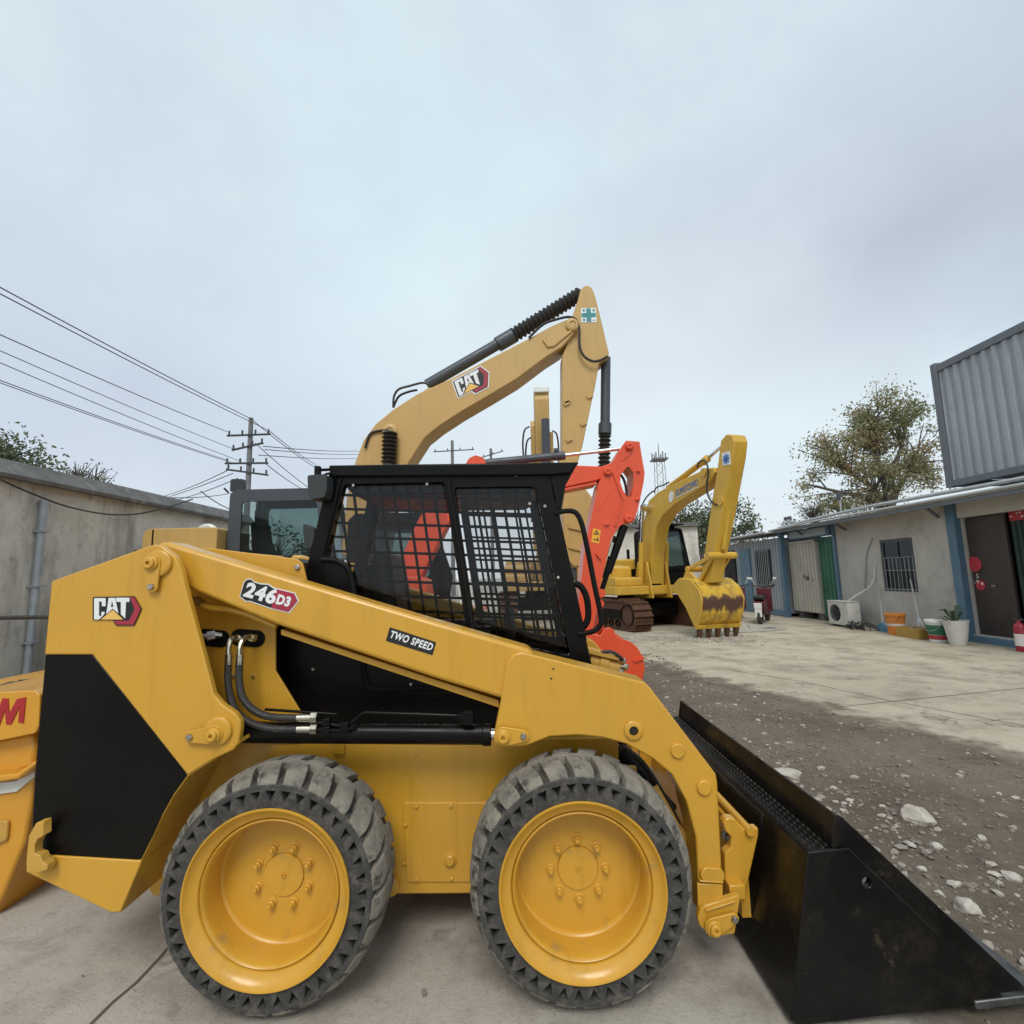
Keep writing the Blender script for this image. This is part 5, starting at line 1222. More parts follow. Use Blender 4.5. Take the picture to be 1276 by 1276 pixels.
for k in range(9): a = rg.uniform(0, 6.3); r = rg.uniform(.03, .12); mb.prism(circle(c2.y+.02+r*math.cos(a), c2.z+.03+r*1.2*math.sin(a), rg.uniform(.012, .03), 8), XB+.1240, XB+.1275, plane='yz')
mb.build('paper_cutout', M['paper'], d)
MB().box((XB+.12, 9.55, 1.08), (XB+.138, 9.64, 1.11)).build('handle', M['steel'], d)
mb = MB()
for k in range(12): mb.tube([(XB+.24+.03*(k % 2), 8.62+k*.052, .2), (XB+.24+.03*(k % 2), 8.62+k*.052, 2.45)], .034, 6)
mb.build('door_curtain', M['greencloth'], of)
d2 = MB().box((XB+.22, 7.6, .16), (XB+.28, 8.55, 2.42)).build('door', M['black'], of, .006)
mb = MB()
for z in (1.05, 1.78): mb.tube([(XB+.19, 8.42, z), (XB+.19, 8.40, z+.24)], .014, 8)
mb.build('handle', M['lamp_white'], d2)
c = PX(1267, 640, XB+.2); mb = MB(); mb.prism(rect(c.y-.24, c.z-.12, c.y+.16, c.z+.16), XB+.209, XB+.218, plane='yz'); sg = mb.build('door_poster', M['poster'], d2)
mb = MB(); rg = random.Random(8)
for k in range(12): y, z = c.y+rg.uniform(-.2, .12), c.z+rg.uniform(-.08, .12); mb.box((XB+.2045, y-.02, z-.012), (XB+.2085, y+.02, z+.012))
mb.build('poster_print', M['paper'], sg)
# roof, eave, gutter pipes, braces
XE = 8.42
mb = MB(); mb.prism([(XE, 2.74), (XB+3.2, 3.02), (XB+3.2, 3.06), (XE, 2.78)], 3.0, 16.3); ro = mb.build('awning_roof', M['roofsheet'], of)
mb = MB(); mb.tube([(XE-.02, 3, 2.79), (XE-.02, 10, 2.80), (XE-.02, 14, 2.82), (XE-.02, 16.3, 2.77)], .028, 8)
mb.tube([(XE+.25, 3, 2.90), (XE+.25, 9, 2.94), (XE+.3, 12, 2.98), (XE+.3, 14.6, 2.93), (XE+.3, 16.2, 2.86)], .04, 8); mb.each('eave_pipe', M['white_pipe'], ro)
mb = MB()
for y in (10.15, 13.1, 15.0): mb.bar((XE+.05, y, 2.72), (XB-.02, y+.3, 2.52), .05, .05)
mb.bar((XE+.03, 3, 2.70), (XE+.03, 16.2, 2.70), .04, .06); mb.each('eave_brace', M['framegrey'], ro)
mb = MB(); mb.tube(smooth_path([PX(*q, XB-.02) for q in ((1087, 670), (1080, 690), (1078, 720), (1078, 738))], 4), .016, 6); mb.build('drain_hose', M['galv'], of)
# cracks and marks under the eave
# corrugated helper
def corrugated(mb, x, y0, y1, z0, z1, pitch, depth, thick=.02):
    n = max(1, int(round((y1-y0)/pitch))); pr = []
    for k in range(n):
        a = y0+(y1-y0)*k/n; p = (y1-y0)/n
        pr += [(x, a), (x, a+p*.36), (x+depth, a+p*.5), (x+depth, a+p*.86)]
    pr.append((x, y1)); back = [(x+depth+thick, y1), (x+depth+thick, y0)]
    mb.prism(pr+back, z0, z1, plane='xy'); return mb
gp = thing('green_container', (XB+1.2, 14.2, 0), 'narrow green corrugated panel end between the blue post and the cream sheet', 'container')
corrugated(MB(), XB+.02, 13.99, 14.72, .12, 2.42, .18, .04).build('side_wall', M['greenpaint'], gp)
MB().box((XB+.1, 14.0, .1), (XB+2.4, 14.70, 2.41)).build('container_body', M['greenpaint'], gp)
wc = thing('cream_container', (XB+1, 15.4, 0), 'dirty cream corrugated container wall raised on blocks, under a blue fascia', 'container')
corrugated(MB(), XB-.10, 14.73, 16.09, .22, 2.30, .17, .045).build('side_wall', M['creampaint'], wc)
mb = MB(); mb.box((XB-.02, 14.75, .20), (XB+2.4, 16.08, 2.28)); mb.build('container_body', M['creampaint'], wc)
mb = MB(); mb.box((XB-.13, 14.72, 2.31), (XB-.09, 16.09, 2.36)); mb.build('top_rail', M['creampaint'], wc)
mb = MB()
for y in (14.9, 15.9): mb.box((XB, y-.12, 0), (XB+.3, y+.12, .199))
mb.each('block', M['coping'], wc)
mb = MB(); rg = random.Random(2)
for k in range(14): y, z = 14.95+rg.random()*.5, 1.18+rg.random()*.14; mb.box((XB-.104, y-.012, z-.05), (XB-.1005, y+.012, z+.03))
mb.build('paint_mark', M['rust'], wc)
fb = MB().box((XB-.12, 14.0, 2.44), (XB+.1, 16.09, 2.72)).build('fascia', M['bluepaint'], of, .004)
M['paleblue'] = surf('pale_blue_panel', (.42, .50, .56), .6); MB().box((XB-.135, 14.1, 2.47), (XB-.122, 16.0, 2.68)).build('fascia_panel', M['paleblue'], fb)
bc_ = thing('blue_grey_container', (XB+1, 18.6, 0), 'shaded blue-grey corrugated cabin with a blue door and barred window, farthest in the row', 'container')
corrugated(MB(), XB-.28, 16.25, 21.2, .2, 2.55, .19, .045).build('side_wall', M['bluegrey'], bc_)
MB().box((XB-.2, 16.27, .1), (XB+2.4, 21.18, 2.54)).build('container_body', M['bluegrey'], bc_)
MB().box((XB-.33, 16.25, .02), (XB-.2, 21.2, .195)).build('base_rail', M['bluepaint'], bc_, .005)
w_ = MB().prism(rect(16.95, .95, 17.95, 2.2), XB-.33, XB-.27, [rect(17.02, 1.02, 17.88, 2.13)], plane='yz').build('window', M['grey_dark'], bc_)
MB().box((XB-.30, 17.0, 1.0), (XB-.285, 17.9, 2.15)).build('window_pane', M['darkglass'], w_)
mb = MB()
for k in range(8): mb.tube([(XB-.36, 17.0+k*.128, .95), (XB-.36, 17.0+k*.128, 2.2)], .01, 6)
mb.build('window_grille', M['galv'], w_)
MB().box((XB-.33, 18.35, .2), (XB-.27, 19.2, 2.3)).build('door', M['bluepaint'], bc_, .005)
MB().box((XB-.33, 19.6, .2), (XB-.27, 20.6, 2.3)).build('dark_door', M['dark'], bc_, .005)
mb = MB(); mb.prism([(XE-.1, 2.68), (XB+2.6, 2.95), (XB+2.6, 2.99), (XE-.1, 2.72)], 16.35, 21.6); rf2 = mb.build('roof', M['roofsheet'], bc_)
mb = MB(); mb.tube([(XE-.12, 16.35, 2.73), (XE-.12, 21.6, 2.73)], .035, 8); mb.build('eave_pipe', M['white_pipe'], rf2)
# upper container
uc = thing('upper_container', (XB+1.2, 7.0, 3.05), 'blue-grey corrugated container standing on top of the office roof', 'container')
corrugated(MB(), XB+.03, 3.5, 10.02, 3.23, 5.55, .205, .045).build('side_wall', M['bluegrey'], uc)
mb = MB(); corr_end = MB()
mb.box((XB, 3.4, 3.10), (XB+.12, 10.14, 3.229)); mb.box((XB, 3.4, 5.551), (XB+.12, 10.14, 5.70)); mb.box((XB-.01, 10.03, 3.09), (XB+.14, 10.17, 5.75)); mb.box((XB+2.3, 10.03, 3.09), (XB+2.44, 10.17, 5.75))
mb.box((XB+.141, 10.05, 3.1), (XB+2.299, 10.15, 3.229)); mb.box((XB+.141, 10.05, 5.551), (XB+2.299, 10.15, 5.70)); mb.build('frame', M['framegrey'], uc, .008)
MB().box((XB+.10, 3.5, 3.23), (XB+2.4, 10.04, 5.545)).build('container_body', M['bluegrey'], uc)

# ---- small things along the office wall
def ground_at(x, y): return Vector((x, y, .004))
ac = thing('air_conditioner', (8.55, 13.2, .004), 'white outdoor air conditioner unit with a round fan grille on the ground', 'air conditioner')
M['acwhite'] = surf('aged_white_metal', (.62, .61, .57), .5, dirt=(.35, .32, .27), dscale=4)
acx = 8.38; ay0, ay1 = 12.75, 13.55
mb = MB(); mb.prism(rnd(rect(ay0, .06, ay1, .64), .02, 2), acx, acx+.32, [circle(ay1-.29, .35, .22, 28)], plane='yz'); bd = mb.build('housing', M['acwhite'], ac, .008)
mb = MB(); mb.box((acx+.33, ay0+.02, .08), (acx+.34, ay1-.02, .62))
for r in (.03, .07, .11, .15, .19): mb.lathe([(r, -.004), (r+.006, -.004), (r+.006, .004), (r, .004), (r, -.004)], (acx+.006, ay1-.29, .35), 'x', 28)
for k in range(8): a = k*math.pi/4; mb.bar((acx+.006, ay1-.29, .35), (acx+.006, ay1-.29+.21*math.cos(a), .35+.21*math.sin(a)), .006, .006, (1, 0, 0))
mb.build('fan_grille', M['grey_dark'], bd)
mb = MB()
for k in range(5): a = k*1.2566; mb.obox((acx+.09, ay1-.29+.11*math.cos(a), .35+.11*math.sin(a)), (.02, 0, 0), (0, .09*math.cos(a), .09*math.sin(a)), (0, -.045*math.sin(a), .045*math.cos(a)))
mb.build('fan_blade', M['plastic'], bd)
mb = MB(); mb.box((acx-.01, ay0-.01, .641), (acx+.33, ay1+.01, .665)); mb.build('top_cover', M['acwhite'], bd, .006)
mb = MB()
for y in (ay0+.12, ay1-.12): mb.box((acx-.02, y-.03, 0.0), (acx+.34, y+.03, .059))
mb.each('foot', M['coping'], ac)
mb = MB(); mb.tube(smooth_path([Vector((acx+.2, ay0+.25, .66)), Vector((acx+.28, ay0+.1, .78)), Vector((acx+.5, ay0-.12, 1.0)), Vector((XB-.03, ay0-.25, 1.25)), Vector((XB-.03, ay0-.3, 1.55))], 5), .018, 6); mb.build('pipe', M['lamp_white'], ac)
jk = thing('scrap_pile', (8.35, 12.5, 0), 'tangle of dark scrap and hose beside the air conditioner', 'scrap')
rg = random.Random(9); mb = MB()
for k in range(16):
    c = Vector((8.4+rg.uniform(-.15, .2), 12.42+rg.uniform(-.28, .28), rg.uniform(.03, .2))); d = Vector((rg.gauss(0, 1), rg.gauss(0, 1), rg.gauss(0, .6))).normalized()*rg.uniform(.08, .2)
    mb.tube([c-d, c+d*.2+Vector((0, 0, .02)), c+d], rg.uniform(.01, .03), 6)
mb.each('scrap_piece', M['plastic'], jk)
M['bluebristle'] = surf('blue_bristles', (.10, .24, .36), .9, bumpy=.5, bscale=200)
def handle_tool(name, lab, cat, foot, top, head, mat_head, mat_pole):
    t = thing(name, foot, lab, cat); mb = MB(); mb.tube([Vector(foot)+Vector((0, 0, .08)), top], .016, 8); pl = mb.build('handle', M[mat_pole], t)
    mb = MB(); head(mb, Vector(foot)); mb.build('head', M[mat_head], t, .006)
def h_broom(mb, f): mb.prism([(f.y-.17, .01), (f.y+.17, .01), (f.y+.12, .13), (f.y+.05, .2), (f.y-.05, .2), (f.y-.12, .13)], f.x-.05, f.x+.05, plane='yz')
handle_tool('broom', 'broom with white handle and blue bristles leaning on the office wall', 'broom', (8.68, 12.0, .004), PX(1095, 732, XB-.03), h_broom, 'bluebristle', 'white_pipe')
def h_mop(mb, f):
    rg = random.Random(3)
    for k in range(26): a = rg.uniform(0, 6.3); r = rg.uniform(.04, .13); mb.tube([f+Vector((0, 0, .2)), f+Vector((r*.5*math.cos(a), r*.5*math.sin(a), .12)), f+Vector((r*math.cos(a), r*math.sin(a), .01))], .012, 5)
handle_tool('mop', 'white string mop propped below the barred window', 'mop', (8.74, 10.98, .2), PX(1134.5, 722, XB-.03), h_mop, 'white_pipe', 'white_pipe')
def bucket_pail(name, lab, c, r0, r1, h, mat, lidm, bands=()):
    t = thing(name, c, lab, 'bucket'); c = Vector(c)
    b = MB().lathe([(0, .004), (r0, .0), (r1, h), (r1-.008, h), (r0-.008, .01)], c, 'z', 32).build('pail', M[mat], t)
    MB().lathe([(r1+.012, h-.05), (r1+.016, h-.04), (r1+.016, h), (r1, h+.012), (0, h+.016)], c, 'z', 32).build('lid', M[lidm], t)
    for (h0, h1, m_) in bands:
        ra, rb_ = r0+(r1-r0)*h0/h+.002, r0+(r1-r0)*h1/h+.002
        MB().lathe([(ra-.001, h0), (ra, h0), (rb_, h1), (rb_-.001, h1)], c, 'z', 32).build('printed_band', M[m_], b)
    mb = MB(); mb.tube(smooth_path([c+Vector((-r1*.2, r1, h-.06)), c+Vector((-r1*1.0, r1*.6, h*.55)), c+Vector((-r1*1.0, -r1*.6, h*.55)), c+Vector((-r1*.2, -r1, h-.06))], 5), .005, 5); mb.build('bail', M['steel'], t)
M['orangepl'] = surf('orange_plastic', (.62, .22, .035), .5, c2=(.5, .17, .03)); M['greenprint'] = surf('green_print', (.03, .16, .09), .5); M['redprint'] = surf('red_print', (.45, .05, .05), .5)
q = PX(1108, 790, 8.5); bucket_pail('pail', 'orange plastic pail standing between broom and yellow box', (8.5, 11.35, .004), .15, .19, .46, 'orangepl', 'orangepl', ((.20, .25, 'paper'),))
bucket_pail('pail', 'white paint pail with green and red print beside the planter', (8.45, 10.18, .004), .155, .19, .42, 'white', 'white', ((.14, .33, 'greenprint'), (.05, .135, 'redprint')))
bxo = thing('box', (8.45, 10.8, .004), 'low yellow tray of odds and ends between the two pails', 'box')
M['yellowbox'] = surf('mustard_plastic', (.42, .27, .06), .7)
mb = MB()
for a, b_ in (((8.30, 10.52, .004), (8.62, 10.54, .22)), ((8.30, 11.08, .004), (8.62, 11.10, .22)), ((8.30, 10.541, .004), (8.32, 11.079, .22)), ((8.60, 10.541, .004), (8.62, 11.079, .22)), ((8.32, 10.541, .004), (8.60, 11.079, .02))): mb.box(a, b_)
mb.build('tray', M['yellowbox'], bxo)
mb = MB(); rg = random.Random(6)
for k in range(8): vs, fs = stone_geo(rg.uniform(.04, .07), rg, 1); o_ = Vector((8.46+rg.uniform(-.1, .1), 10.8+rg.uniform(-.22, .22), .19)); mb.add([v+o_ for v in vs], fs)
mb.build('tray_contents', M['pebble'], bxo)
pl = thing('planter', (8.42, 9.72, .004), 'tall white planter with a dark-leaved plant by the blue door post', 'planter')
c = Vector((8.42, 9.72, .004)); MB().lathe([(0, .0), (.125, .0), (.14, .05), (.20, .44), (.205, .46), (.185, .46), (.18, .40), (0, .40)], c, 'z', 32).build('pot', M['acwhite'], pl)
M['darkleaf'] = surf('dark_green_leaf', (.03, .055, .03), .5, c2=(.05, .08, .04))
mb = MB(); rg = random.Random(12)
for k in range(12):
    a = rg.uniform(0, 6.3); L = rg.uniform(.22, .38); up = rg.uniform(.05, .32); b_ = c+Vector((0, 0, .40)); tip_ = b_+Vector((L*math.cos(a), L*math.sin(a), up)); m_ = b_+Vector((L*.55*math.cos(a), L*.55*math.sin(a), up*.95+.04)); s_ = Vector((-math.sin(a), math.cos(a), 0))*.045
    mb.add([b_-s_*.2, b_+s_*.2, m_-s_, m_+s_, tip_, m_+Vector((0, 0, -.012))], [(0, 2, 5), (0, 5, 1), (1, 5, 3), (2, 4, 5), (5, 4, 3)])
mb.build('leaf', M['darkleaf'], pl, recalc=False)
fe = thing('fire_extinguisher', (8.72, 8.80, .004), 'red fire extinguisher cut by the right frame edge, in front of the doorway', 'extinguisher')
c = Vector((8.72, 8.80, .004)); M['redpaint'] = surf('red_cylinder_paint', (.33, .02, .04), .35)
fb_ = MB().lathe([(0, 0), (.085, 0), (.09, .02), (.09, .40), (.07, .46), (.03, .49), (.025, .53), (0, .53)], c, 'z', 28).build('cylinder', M['redpaint'], fe)
mb = MB(); mb.box(c+Vector((-.02, -.09, .53)), c+Vector((.02, .03, .56))); mb.tube(smooth_path([c+Vector((0, .03, .54)), c+Vector((0, .13, .5)), c+Vector((0, .12, .2))], 4), .012, 6); mb.build('valve', M['plastic'], fe)
MB().lathe([(.0905, .1), (.0915, .1), (.0915, .3), (.0905, .3)], c, 'z', 28).build('label_band', M['paper'], fb_)
# ---- motor scooters
def scooter(name, lab, O, ang, paint, seed):
    tf = local_tf(O, ang); t = thing(name, (*O, .004), lab, 'motor scooter', 'scooters by the far cabin')
    for x in (-.62, .62):
        mb = MB(tf); mb.lathe([(.14, -.05), (.22, -.055), (.25, -.02), (.25, .02), (.22, .055), (.14, .05)], (x, 0, .25), 'y', 24); w = mb.build('wheel', M['rubber'], t)
        mb = MB(tf); mb.lathe([(0, -.04), (.139, -.03), (.139, .03), (0, .04)], (x, 0, .25), 'y', 18); mb.build('rim', M['grey_dark'], w)
    mb = MB(tf); mb.prism(rnd([(-.80, .62), (-.72, .40), (-.35, .25), (.22, .22), (.40, .28), (.42, .36), (.0, .36), (-.15, .60), (-.3, .72)], .05, 3), -.14, .14); mb.build('body', M[paint], t, .04)
    mb = MB(tf); mb.prism(rnd([(.36, .30), (.44, .30), (.40, .95), (.30, 1.0)], .03, 2), -.20, .20); mb.prism(rnd([(.42, .42), (.80, .44), (.72, .53), (.5, .56)], .04, 2), -.09, .09); mb.build('leg_shield', M[paint], t, .03)
    mb = MB(tf); mb.prism(rnd([(-.75, .68), (-.1, .66), (-.08, .76), (-.5, .80), (-.78, .78)], .04, 3), -.13, .13); mb.build('seat', M['seat'], t, .03)
    mb = MB(tf); mb.tube([(.62, 0, .25), (.36, 0, 1.02)], .03, 8); mb.tube([(.36, 0, 1.02), (.26, -.33, 1.06)], .018, 8); mb.tube([(.36, 0, 1.02), (.26, .33, 1.06)], .018, 8); mb.build('handlebar', M['plastic'], t)
    for s_ in (-1, 1):
        mb = MB(tf); mb.tube([(.30, s_*.2, 1.05), (.30, s_*.3, 1.22)], .008, 6); mb.obox((.30, s_*.32, 1.26), (.012, 0, 0), (0, .045, 0), (0, 0, .03)); mb.build('mirror', M['lamp_white'], t, .01)
    mb = MB(tf); mb.obox((.43, 0, .86), (.03, 0, 0), (0, .10, 0), (0, 0, .10)); mb.build('headlight', M['lamp_white'], t, .03)
    mb = MB(tf); mb.obox((-.86, 0, .52), (.006, 0, .004), (0, .10, 0), (-.01, 0, .07)); mb.build('number_plate', M['white'], t); mb = MB(tf); mb.obox((-.84, 0, .33), (.01, 0, 0), (0, .09, 0), (0, 0, .11)); mb.build('mudflap', M['lamp_white'], t)
    return t
M['maroon'] = surf('maroon_paint', (.11, .018, .028), .35)
scooter('motor_scooter', 'maroon scooter with white plate and round mirror, outside the blue-grey cabin', (7.25, 14.75), R(55), 'maroon', 1)
scooter('motor_scooter', 'dark red scooter half hidden behind the rusty yellow bucket', (7.05, 15.9), R(62), 'maroon', 2)
M['board'] = surf('weathered_board', (.46, .42, .36), .85, c2=(.34, .31, .26), scale=6)
for (x, y, a, w, l, lab) in ((6.0, 12.7, .3, .7, .5, 'pale flat board on the ground beside the bucket teeth'), (6.6, 13.4, 1.2, .5, .8, 'larger worn board lying near the scooters')):
    mb = MB(); mb.obox((x, y, .02), (w*math.cos(a), w*math.sin(a), 0), (-l*.5*math.sin(a), l*.5*math.cos(a), 0), (0, 0, .01)); tag(mb.build('board', M['board']), lab, 'board')

# roof fittings
for nm, px, py, Y, lab, cat in (('floodlight', 1046, 618, 14.5, 'small floodlight on a thin mast above the office roof', 'floodlight'), ('security_camera', 981, 646, 18.5, 'small camera on a short mast at the far roof end', 'camera')):
    c = P(px, py, Y); t = thing(nm, (c.x, Y, 2.8), lab, cat); mb = MB(); mb.tube([(c.x, Y, 2.78), (c.x, Y, c.z-.08)], .025, 8); mb.build('mast', M['galv'], t)
    mb = MB(); mb.obox((c.x-.03, Y, c.z), (.05, -.03, 0), (.05, .09, 0), (0, 0, .09)) if nm == 'floodlight' else mb.tube([(c.x-.15, Y-.1, c.z-.02), (c.x+.12, Y, c.z+.03)], .06, 10); mb.build('lamp_head' if nm == 'floodlight' else 'camera_head', M['grey_dark'], t, .01)

# ================================================================== TREES
def leafmat(name, c1, c2, c3):
    m, nt, bs = nodes(name)
    a = mixc(nt, ramp(nt, noise_tex(nt, .55, 3), [(.4, 0.0), (.6, 1.0)]), c1, c2)
    a = mixc(nt, ramp(nt, noise_tex(nt, .8, 3, coord='Object', vec=(1.3, .7, 1.1)), [(.56, 0.0), (.66, 1.0)]), a, c3)
    lk(nt, a, bs.inputs['Base Color']); bs.inputs['Roughness'].default_value = .65
    tr = nt.nodes.new('ShaderNodeBsdfTranslucent'); lk(nt, a, tr.inputs['Color']); mx = nt.nodes.new('ShaderNodeMixShader'); mx.inputs[0].default_value = .25
    out = nt.nodes['Material Output']; lk(nt, bs.outputs[0], mx.inputs[1]); lk(nt, tr.outputs[0], mx.inputs[2]); lk(nt, mx.outputs[0], out.inputs['Surface']); return m
M['leaf_autumn'] = leafmat('autumn_leaves', (.20, .215, .10), (.29, .26, .135), (.34, .21, .12))
M['leaf_green'] = leafmat('green_leaves', (.085, .11, .055), (.12, .14, .07), (.13, .115, .065))
M['bark'] = surf('grey_bark', (.13, .11, .09), .9, c2=(.08, .07, .06), bumpy=.5, bscale=12)
def tree(name, lab, base, H, crown, nleaf, leafsize, mat, seed, levels=4, group=None, droop=0.0, cat='tree', gap=.0):
    """crown: list of (centre offset, radii) blobs; limbs reach into them and carry leaf sprays"""
    rg = random.Random(seed); t = thing(name, base, lab, cat, group); B = Vector(base); wood = MB(); leaves = MB()
    top = B+Vector((0, 0, H*.38)); path = [B, B+Vector((rg.uniform(-.1, .1)*H*.2, 0, H*.2)), top]
    wood.tube(path, [H*.028, H*.022, H*.018], 8)
    tips = []
    tot = sum(r[0]*r[1]*r[2] for _, r in crown)
    for off, rad in crown:
        c = B+Vector(off); n = max(4, int(130*rad[0]*rad[1]*rad[2]/tot))
        hub = top.lerp(c, .55)
        wood.tube([top-Vector((0, 0, H*.1*rg.random())), top.lerp(hub, .5)+Vector((rg.gauss(0, .1), rg.gauss(0, .1), .1)), hub, c], [H*.014, H*.010, H*.007, H*.003], 6)
        for _ in range(n):
            while True:
                u = Vector((rg.uniform(-1, 1), rg.uniform(-1, 1), rg.uniform(-1, 1)))
                if .25 < u.length < 1: break
            e = c+Vector((u.x*rad[0], u.y*rad[1], u.z*rad[2])); s = hub.lerp(c, rg.random()); m = s.lerp(e, .5)+Vector((rg.gauss(0, .12), rg.gauss(0, .12), rg.uniform(0, .25)))*rad[0]*.4
            wood.tube([s, m, e], [H*.0035, H*.0024, H*.001], 4, caps=False); tips.append((s, m, e, rad))
    for k in range(nleaf):
        s, m, e, rad = tips[rg.randrange(len(tips))]; q = rg.random()**.6; p = (m.lerp(e, (q-.4)/.6) if q > .4 else s.lerp(m, q/.4))
        p = p+Vector((rg.gauss(0, 1), rg.gauss(0, 1), rg.gauss(0, .8)-droop))*(.16+.06*rad[0])
        if noise.noise(p*1.1+Vector((seed, 0, 0))) < gap: continue
        n = Vector((rg.gauss(0, 1), rg.gauss(0, 1), rg.gauss(.3, .8))).normalized(); a = n.orthogonal().normalized(); b_ = n.cross(a); an = rg.uniform(0, 6.3); a, b_ = a*math.cos(an)+b_*math.sin(an), b_*math.cos(an)-a*math.sin(an)
        L = leafsize*rg.uniform(.6, 1.3); w = L*.42
        leaves.add([p-a*L*.5, p-b_*w*.5+n*L*.06, p+a*L*.5, p+b_*w*.5+n*L*.06], [(0, 1, 2, 3)])
    wood.build('trunk', M['bark'], t, recalc=False); leaves.build('crown', M[mat], t, recalc=False); return t
b0 = P(1110, 640, 21); tree('autumn_tree', 'broad sparse tree turning brown, rising behind the right office roof', (b0.x, 21, 0), 11.0,
    [((-.5, 0, 7.85), (2.0, 2, 1.7)), ((1.4, 0, 8.5), (1.35, 1.5, 1.1)), ((1.5, 0, 6.2), (1.6, 1.6, 1.7)), ((-2.4, 0, 6.4), (1.5, 1.4, 1.2)), ((-3.4, 0, 5.1), (.9, 1, .9)), ((-.8, 0, 4.9), (2.2, 1.8, 1.3)), ((-2.1, .3, 3.9), (1.0, 1, .7))], 23000, .15, 'leaf_autumn', 21, gap=-.17)
b0 = P(872, 660, 29); tree('leafy_tree', 'thin grey-green tree behind the bright yellow excavator arm', (b0.x, 29, 0), 7.0,
    [((-1.0, 0, 4.6), (2.1, 1.8, 1.4)), ((1.6, 0, 5.0), (1.8, 1.6, 1.5)), ((3.1, 0, 4.0), (1.1, 1.2, 1.0)), ((.2, 0, 3.6), (2.6, 1.8, 1.2))], 7000, .22, 'leaf_green', 5, gap=-.2)
b0 = P(792, 660, 27); tree('bare_tree', 'nearly bare twiggy tree above the far grey wall', (b0.x, 27, 0), 6.2,
    [((0, 0, 4.3), (1.5, 1.2, 1.3)), ((.8, 0, 3.4), (1.1, 1.1, .9))], 420, .14, 'leaf_autumn', 8)
b0 = P(20, 575, 13); tree('leafy_tree', 'dense dark tree looking over the boundary wall at far left', (b0.x-.4, 13, 0), 6.2,
    [((0, 0, 5.0), (1.1, 1.0, .62)), ((-1.2, 0, 5.1), (1.1, 1.0, .8)), ((.9, 0, 4.6), (.8, .8, .45))], 5200, .13, 'leaf_green', 31, gap=-.3)
b0 = P(98, 590, 13.5); tree('sparse_tree', 'sparse twigs with round leaf tufts above the boundary wall', (b0.x, 13.5, 0), 5.4,
    [((0, 0, 4.55), (.75, .6, .5)), ((.5, 0, 4.5), (.5, .5, .42))], 520, .11, 'leaf_green', 33)
b0 = P(950, 662, 34); tree('leafy_tree', 'low shrub-like tree peeking over the far cabin roof', (b0.x-1.5, 34, 0), 4.6, [((0, 0, 3.6), (1.6, 1.2, .8)), ((2.4, 0, 3.3), (1.2, 1, .6))], 2200, .2, 'leaf_green', 41)
b0 = P(1022, 645, 24); tree('leafy_tree', 'small dark bush top left of the floodlight mast', (b0.x-.3, 24, 0), 5.2, [((0, 0, 4.4), (.8, 1, .6)), ((-1.2, 0, 3.7), (.6, .8, .3))], 900, .14, 'leaf_green', 43)
b0 = P(345, 690, 19); tree('leafy_tree', 'green bush showing through the grey excavator cab window', (b0.x, 19, 0), 4.0, [((0, 0, 2.6), (1.4, 1.0, 1.3)), ((1.4, 0, 2.2), (1.0, .8, 1.0))], 3000, .17, 'leaf_green', 44)

# ================================================================== POLES, LINES, MAST
M['pole'] = surf('grey_concrete_pole', (.19, .19, .19), .9, c2=(.14, .14, .14))
def pole(lab, px_top, px_foot, Y, arms, r=.16, ang=0.0):
    a = P(*px_top, Y); t = thing('utility_pole', (a.x, Y, 0), lab, 'utility pole', 'utility poles')
    mb = MB(); mb.tube([(a.x, Y, 0), (a.x, Y, a.z)], [r, r*.62], 12); mb.build('post', M['pole'], t)
    for (l, rr, dz) in arms:
        p, q = P(*l, Y-.12), P(*rr, Y-.12); mb = MB(); mb.bar(p, q, .075, .075); ar = mb.build('crossarm', M['wire'], t)
        mb = MB(); n = 4 if (q-p).length > 1.2 else 2
        for k in range(n): c = p.lerp(q, (k+.15)/(n-.7)); mb.lathe([(.035, 0), (.05, .07), (.035, .09), (.05, .14), (.02, .19)], c+Vector((0, 0, .05)), 'z', 8, cap1=True)
        mb.each('insulator', M['grey_dark'], ar)
    return a
YP = 22.0
top = pole('near grey utility pole with four crossarms, left of the grey cab', (313, 521), (307, 612), YP, [((283, 543), (337, 541), 0), ((289, 561), (328, 552), 0), ((280.5, 577.5), (334, 577), 0), ((282, 585), (334, 592), 0)])
pole('distant pole with one crossarm, right of the tan boom foot', (563.5, 549), (563, 590), 42, [((540, 563), (591, 560), 0)], .2)
pole('distant pole with a slanting crossarm, beside the dark stick cylinder', (611.5, 559), (611, 590), 46, [((590, 573), (627, 562), 0)], .2)
def wire(lab, pts, r, sag=0.0, n=10):
    out = []
    for (a, b) in zip(pts[:-1], pts[1:]):
        a, b = Vector(a), Vector(b)
        for k in range(n): t = k/n; out.append(a.lerp(b, t)-Vector((0, 0, sag*4*t*(1-t))))
    out.append(Vector(pts[-1])); mb = MB(); mb.tube(out, r, 5); return tag(mb.build('power_line', M['wire']), lab, 'power line', 'power lines')
def near(px, py, Y): return P(px, py, Y)
W1 = P(313, 523, YP)
def run(lab, p_pole, p_edge, Yedge, r):
    a = P(*p_pole, YP-.1); b = P(*p_edge, Yedge); d = b-a; wire(lab, [a, b, b+d*.5], r, .05)
run('topmost overhead line from the left edge to the pole top', (313, 522), (0, 358), 11.6, .017)
run('second overhead line, close under the topmost one', (336, 537), (0, 366), 10.6, .015)
run('overhead line meeting the left end of the upper crossarm', (283, 538), (0, 417), 12.2, .015)
run('faint overhead line, fourth down at the left edge', (290, 559), (0, 437), 12.2, .012)
run('faint overhead line, fifth down at the left edge', (300, 575), (0, 452), 12.4, .012)
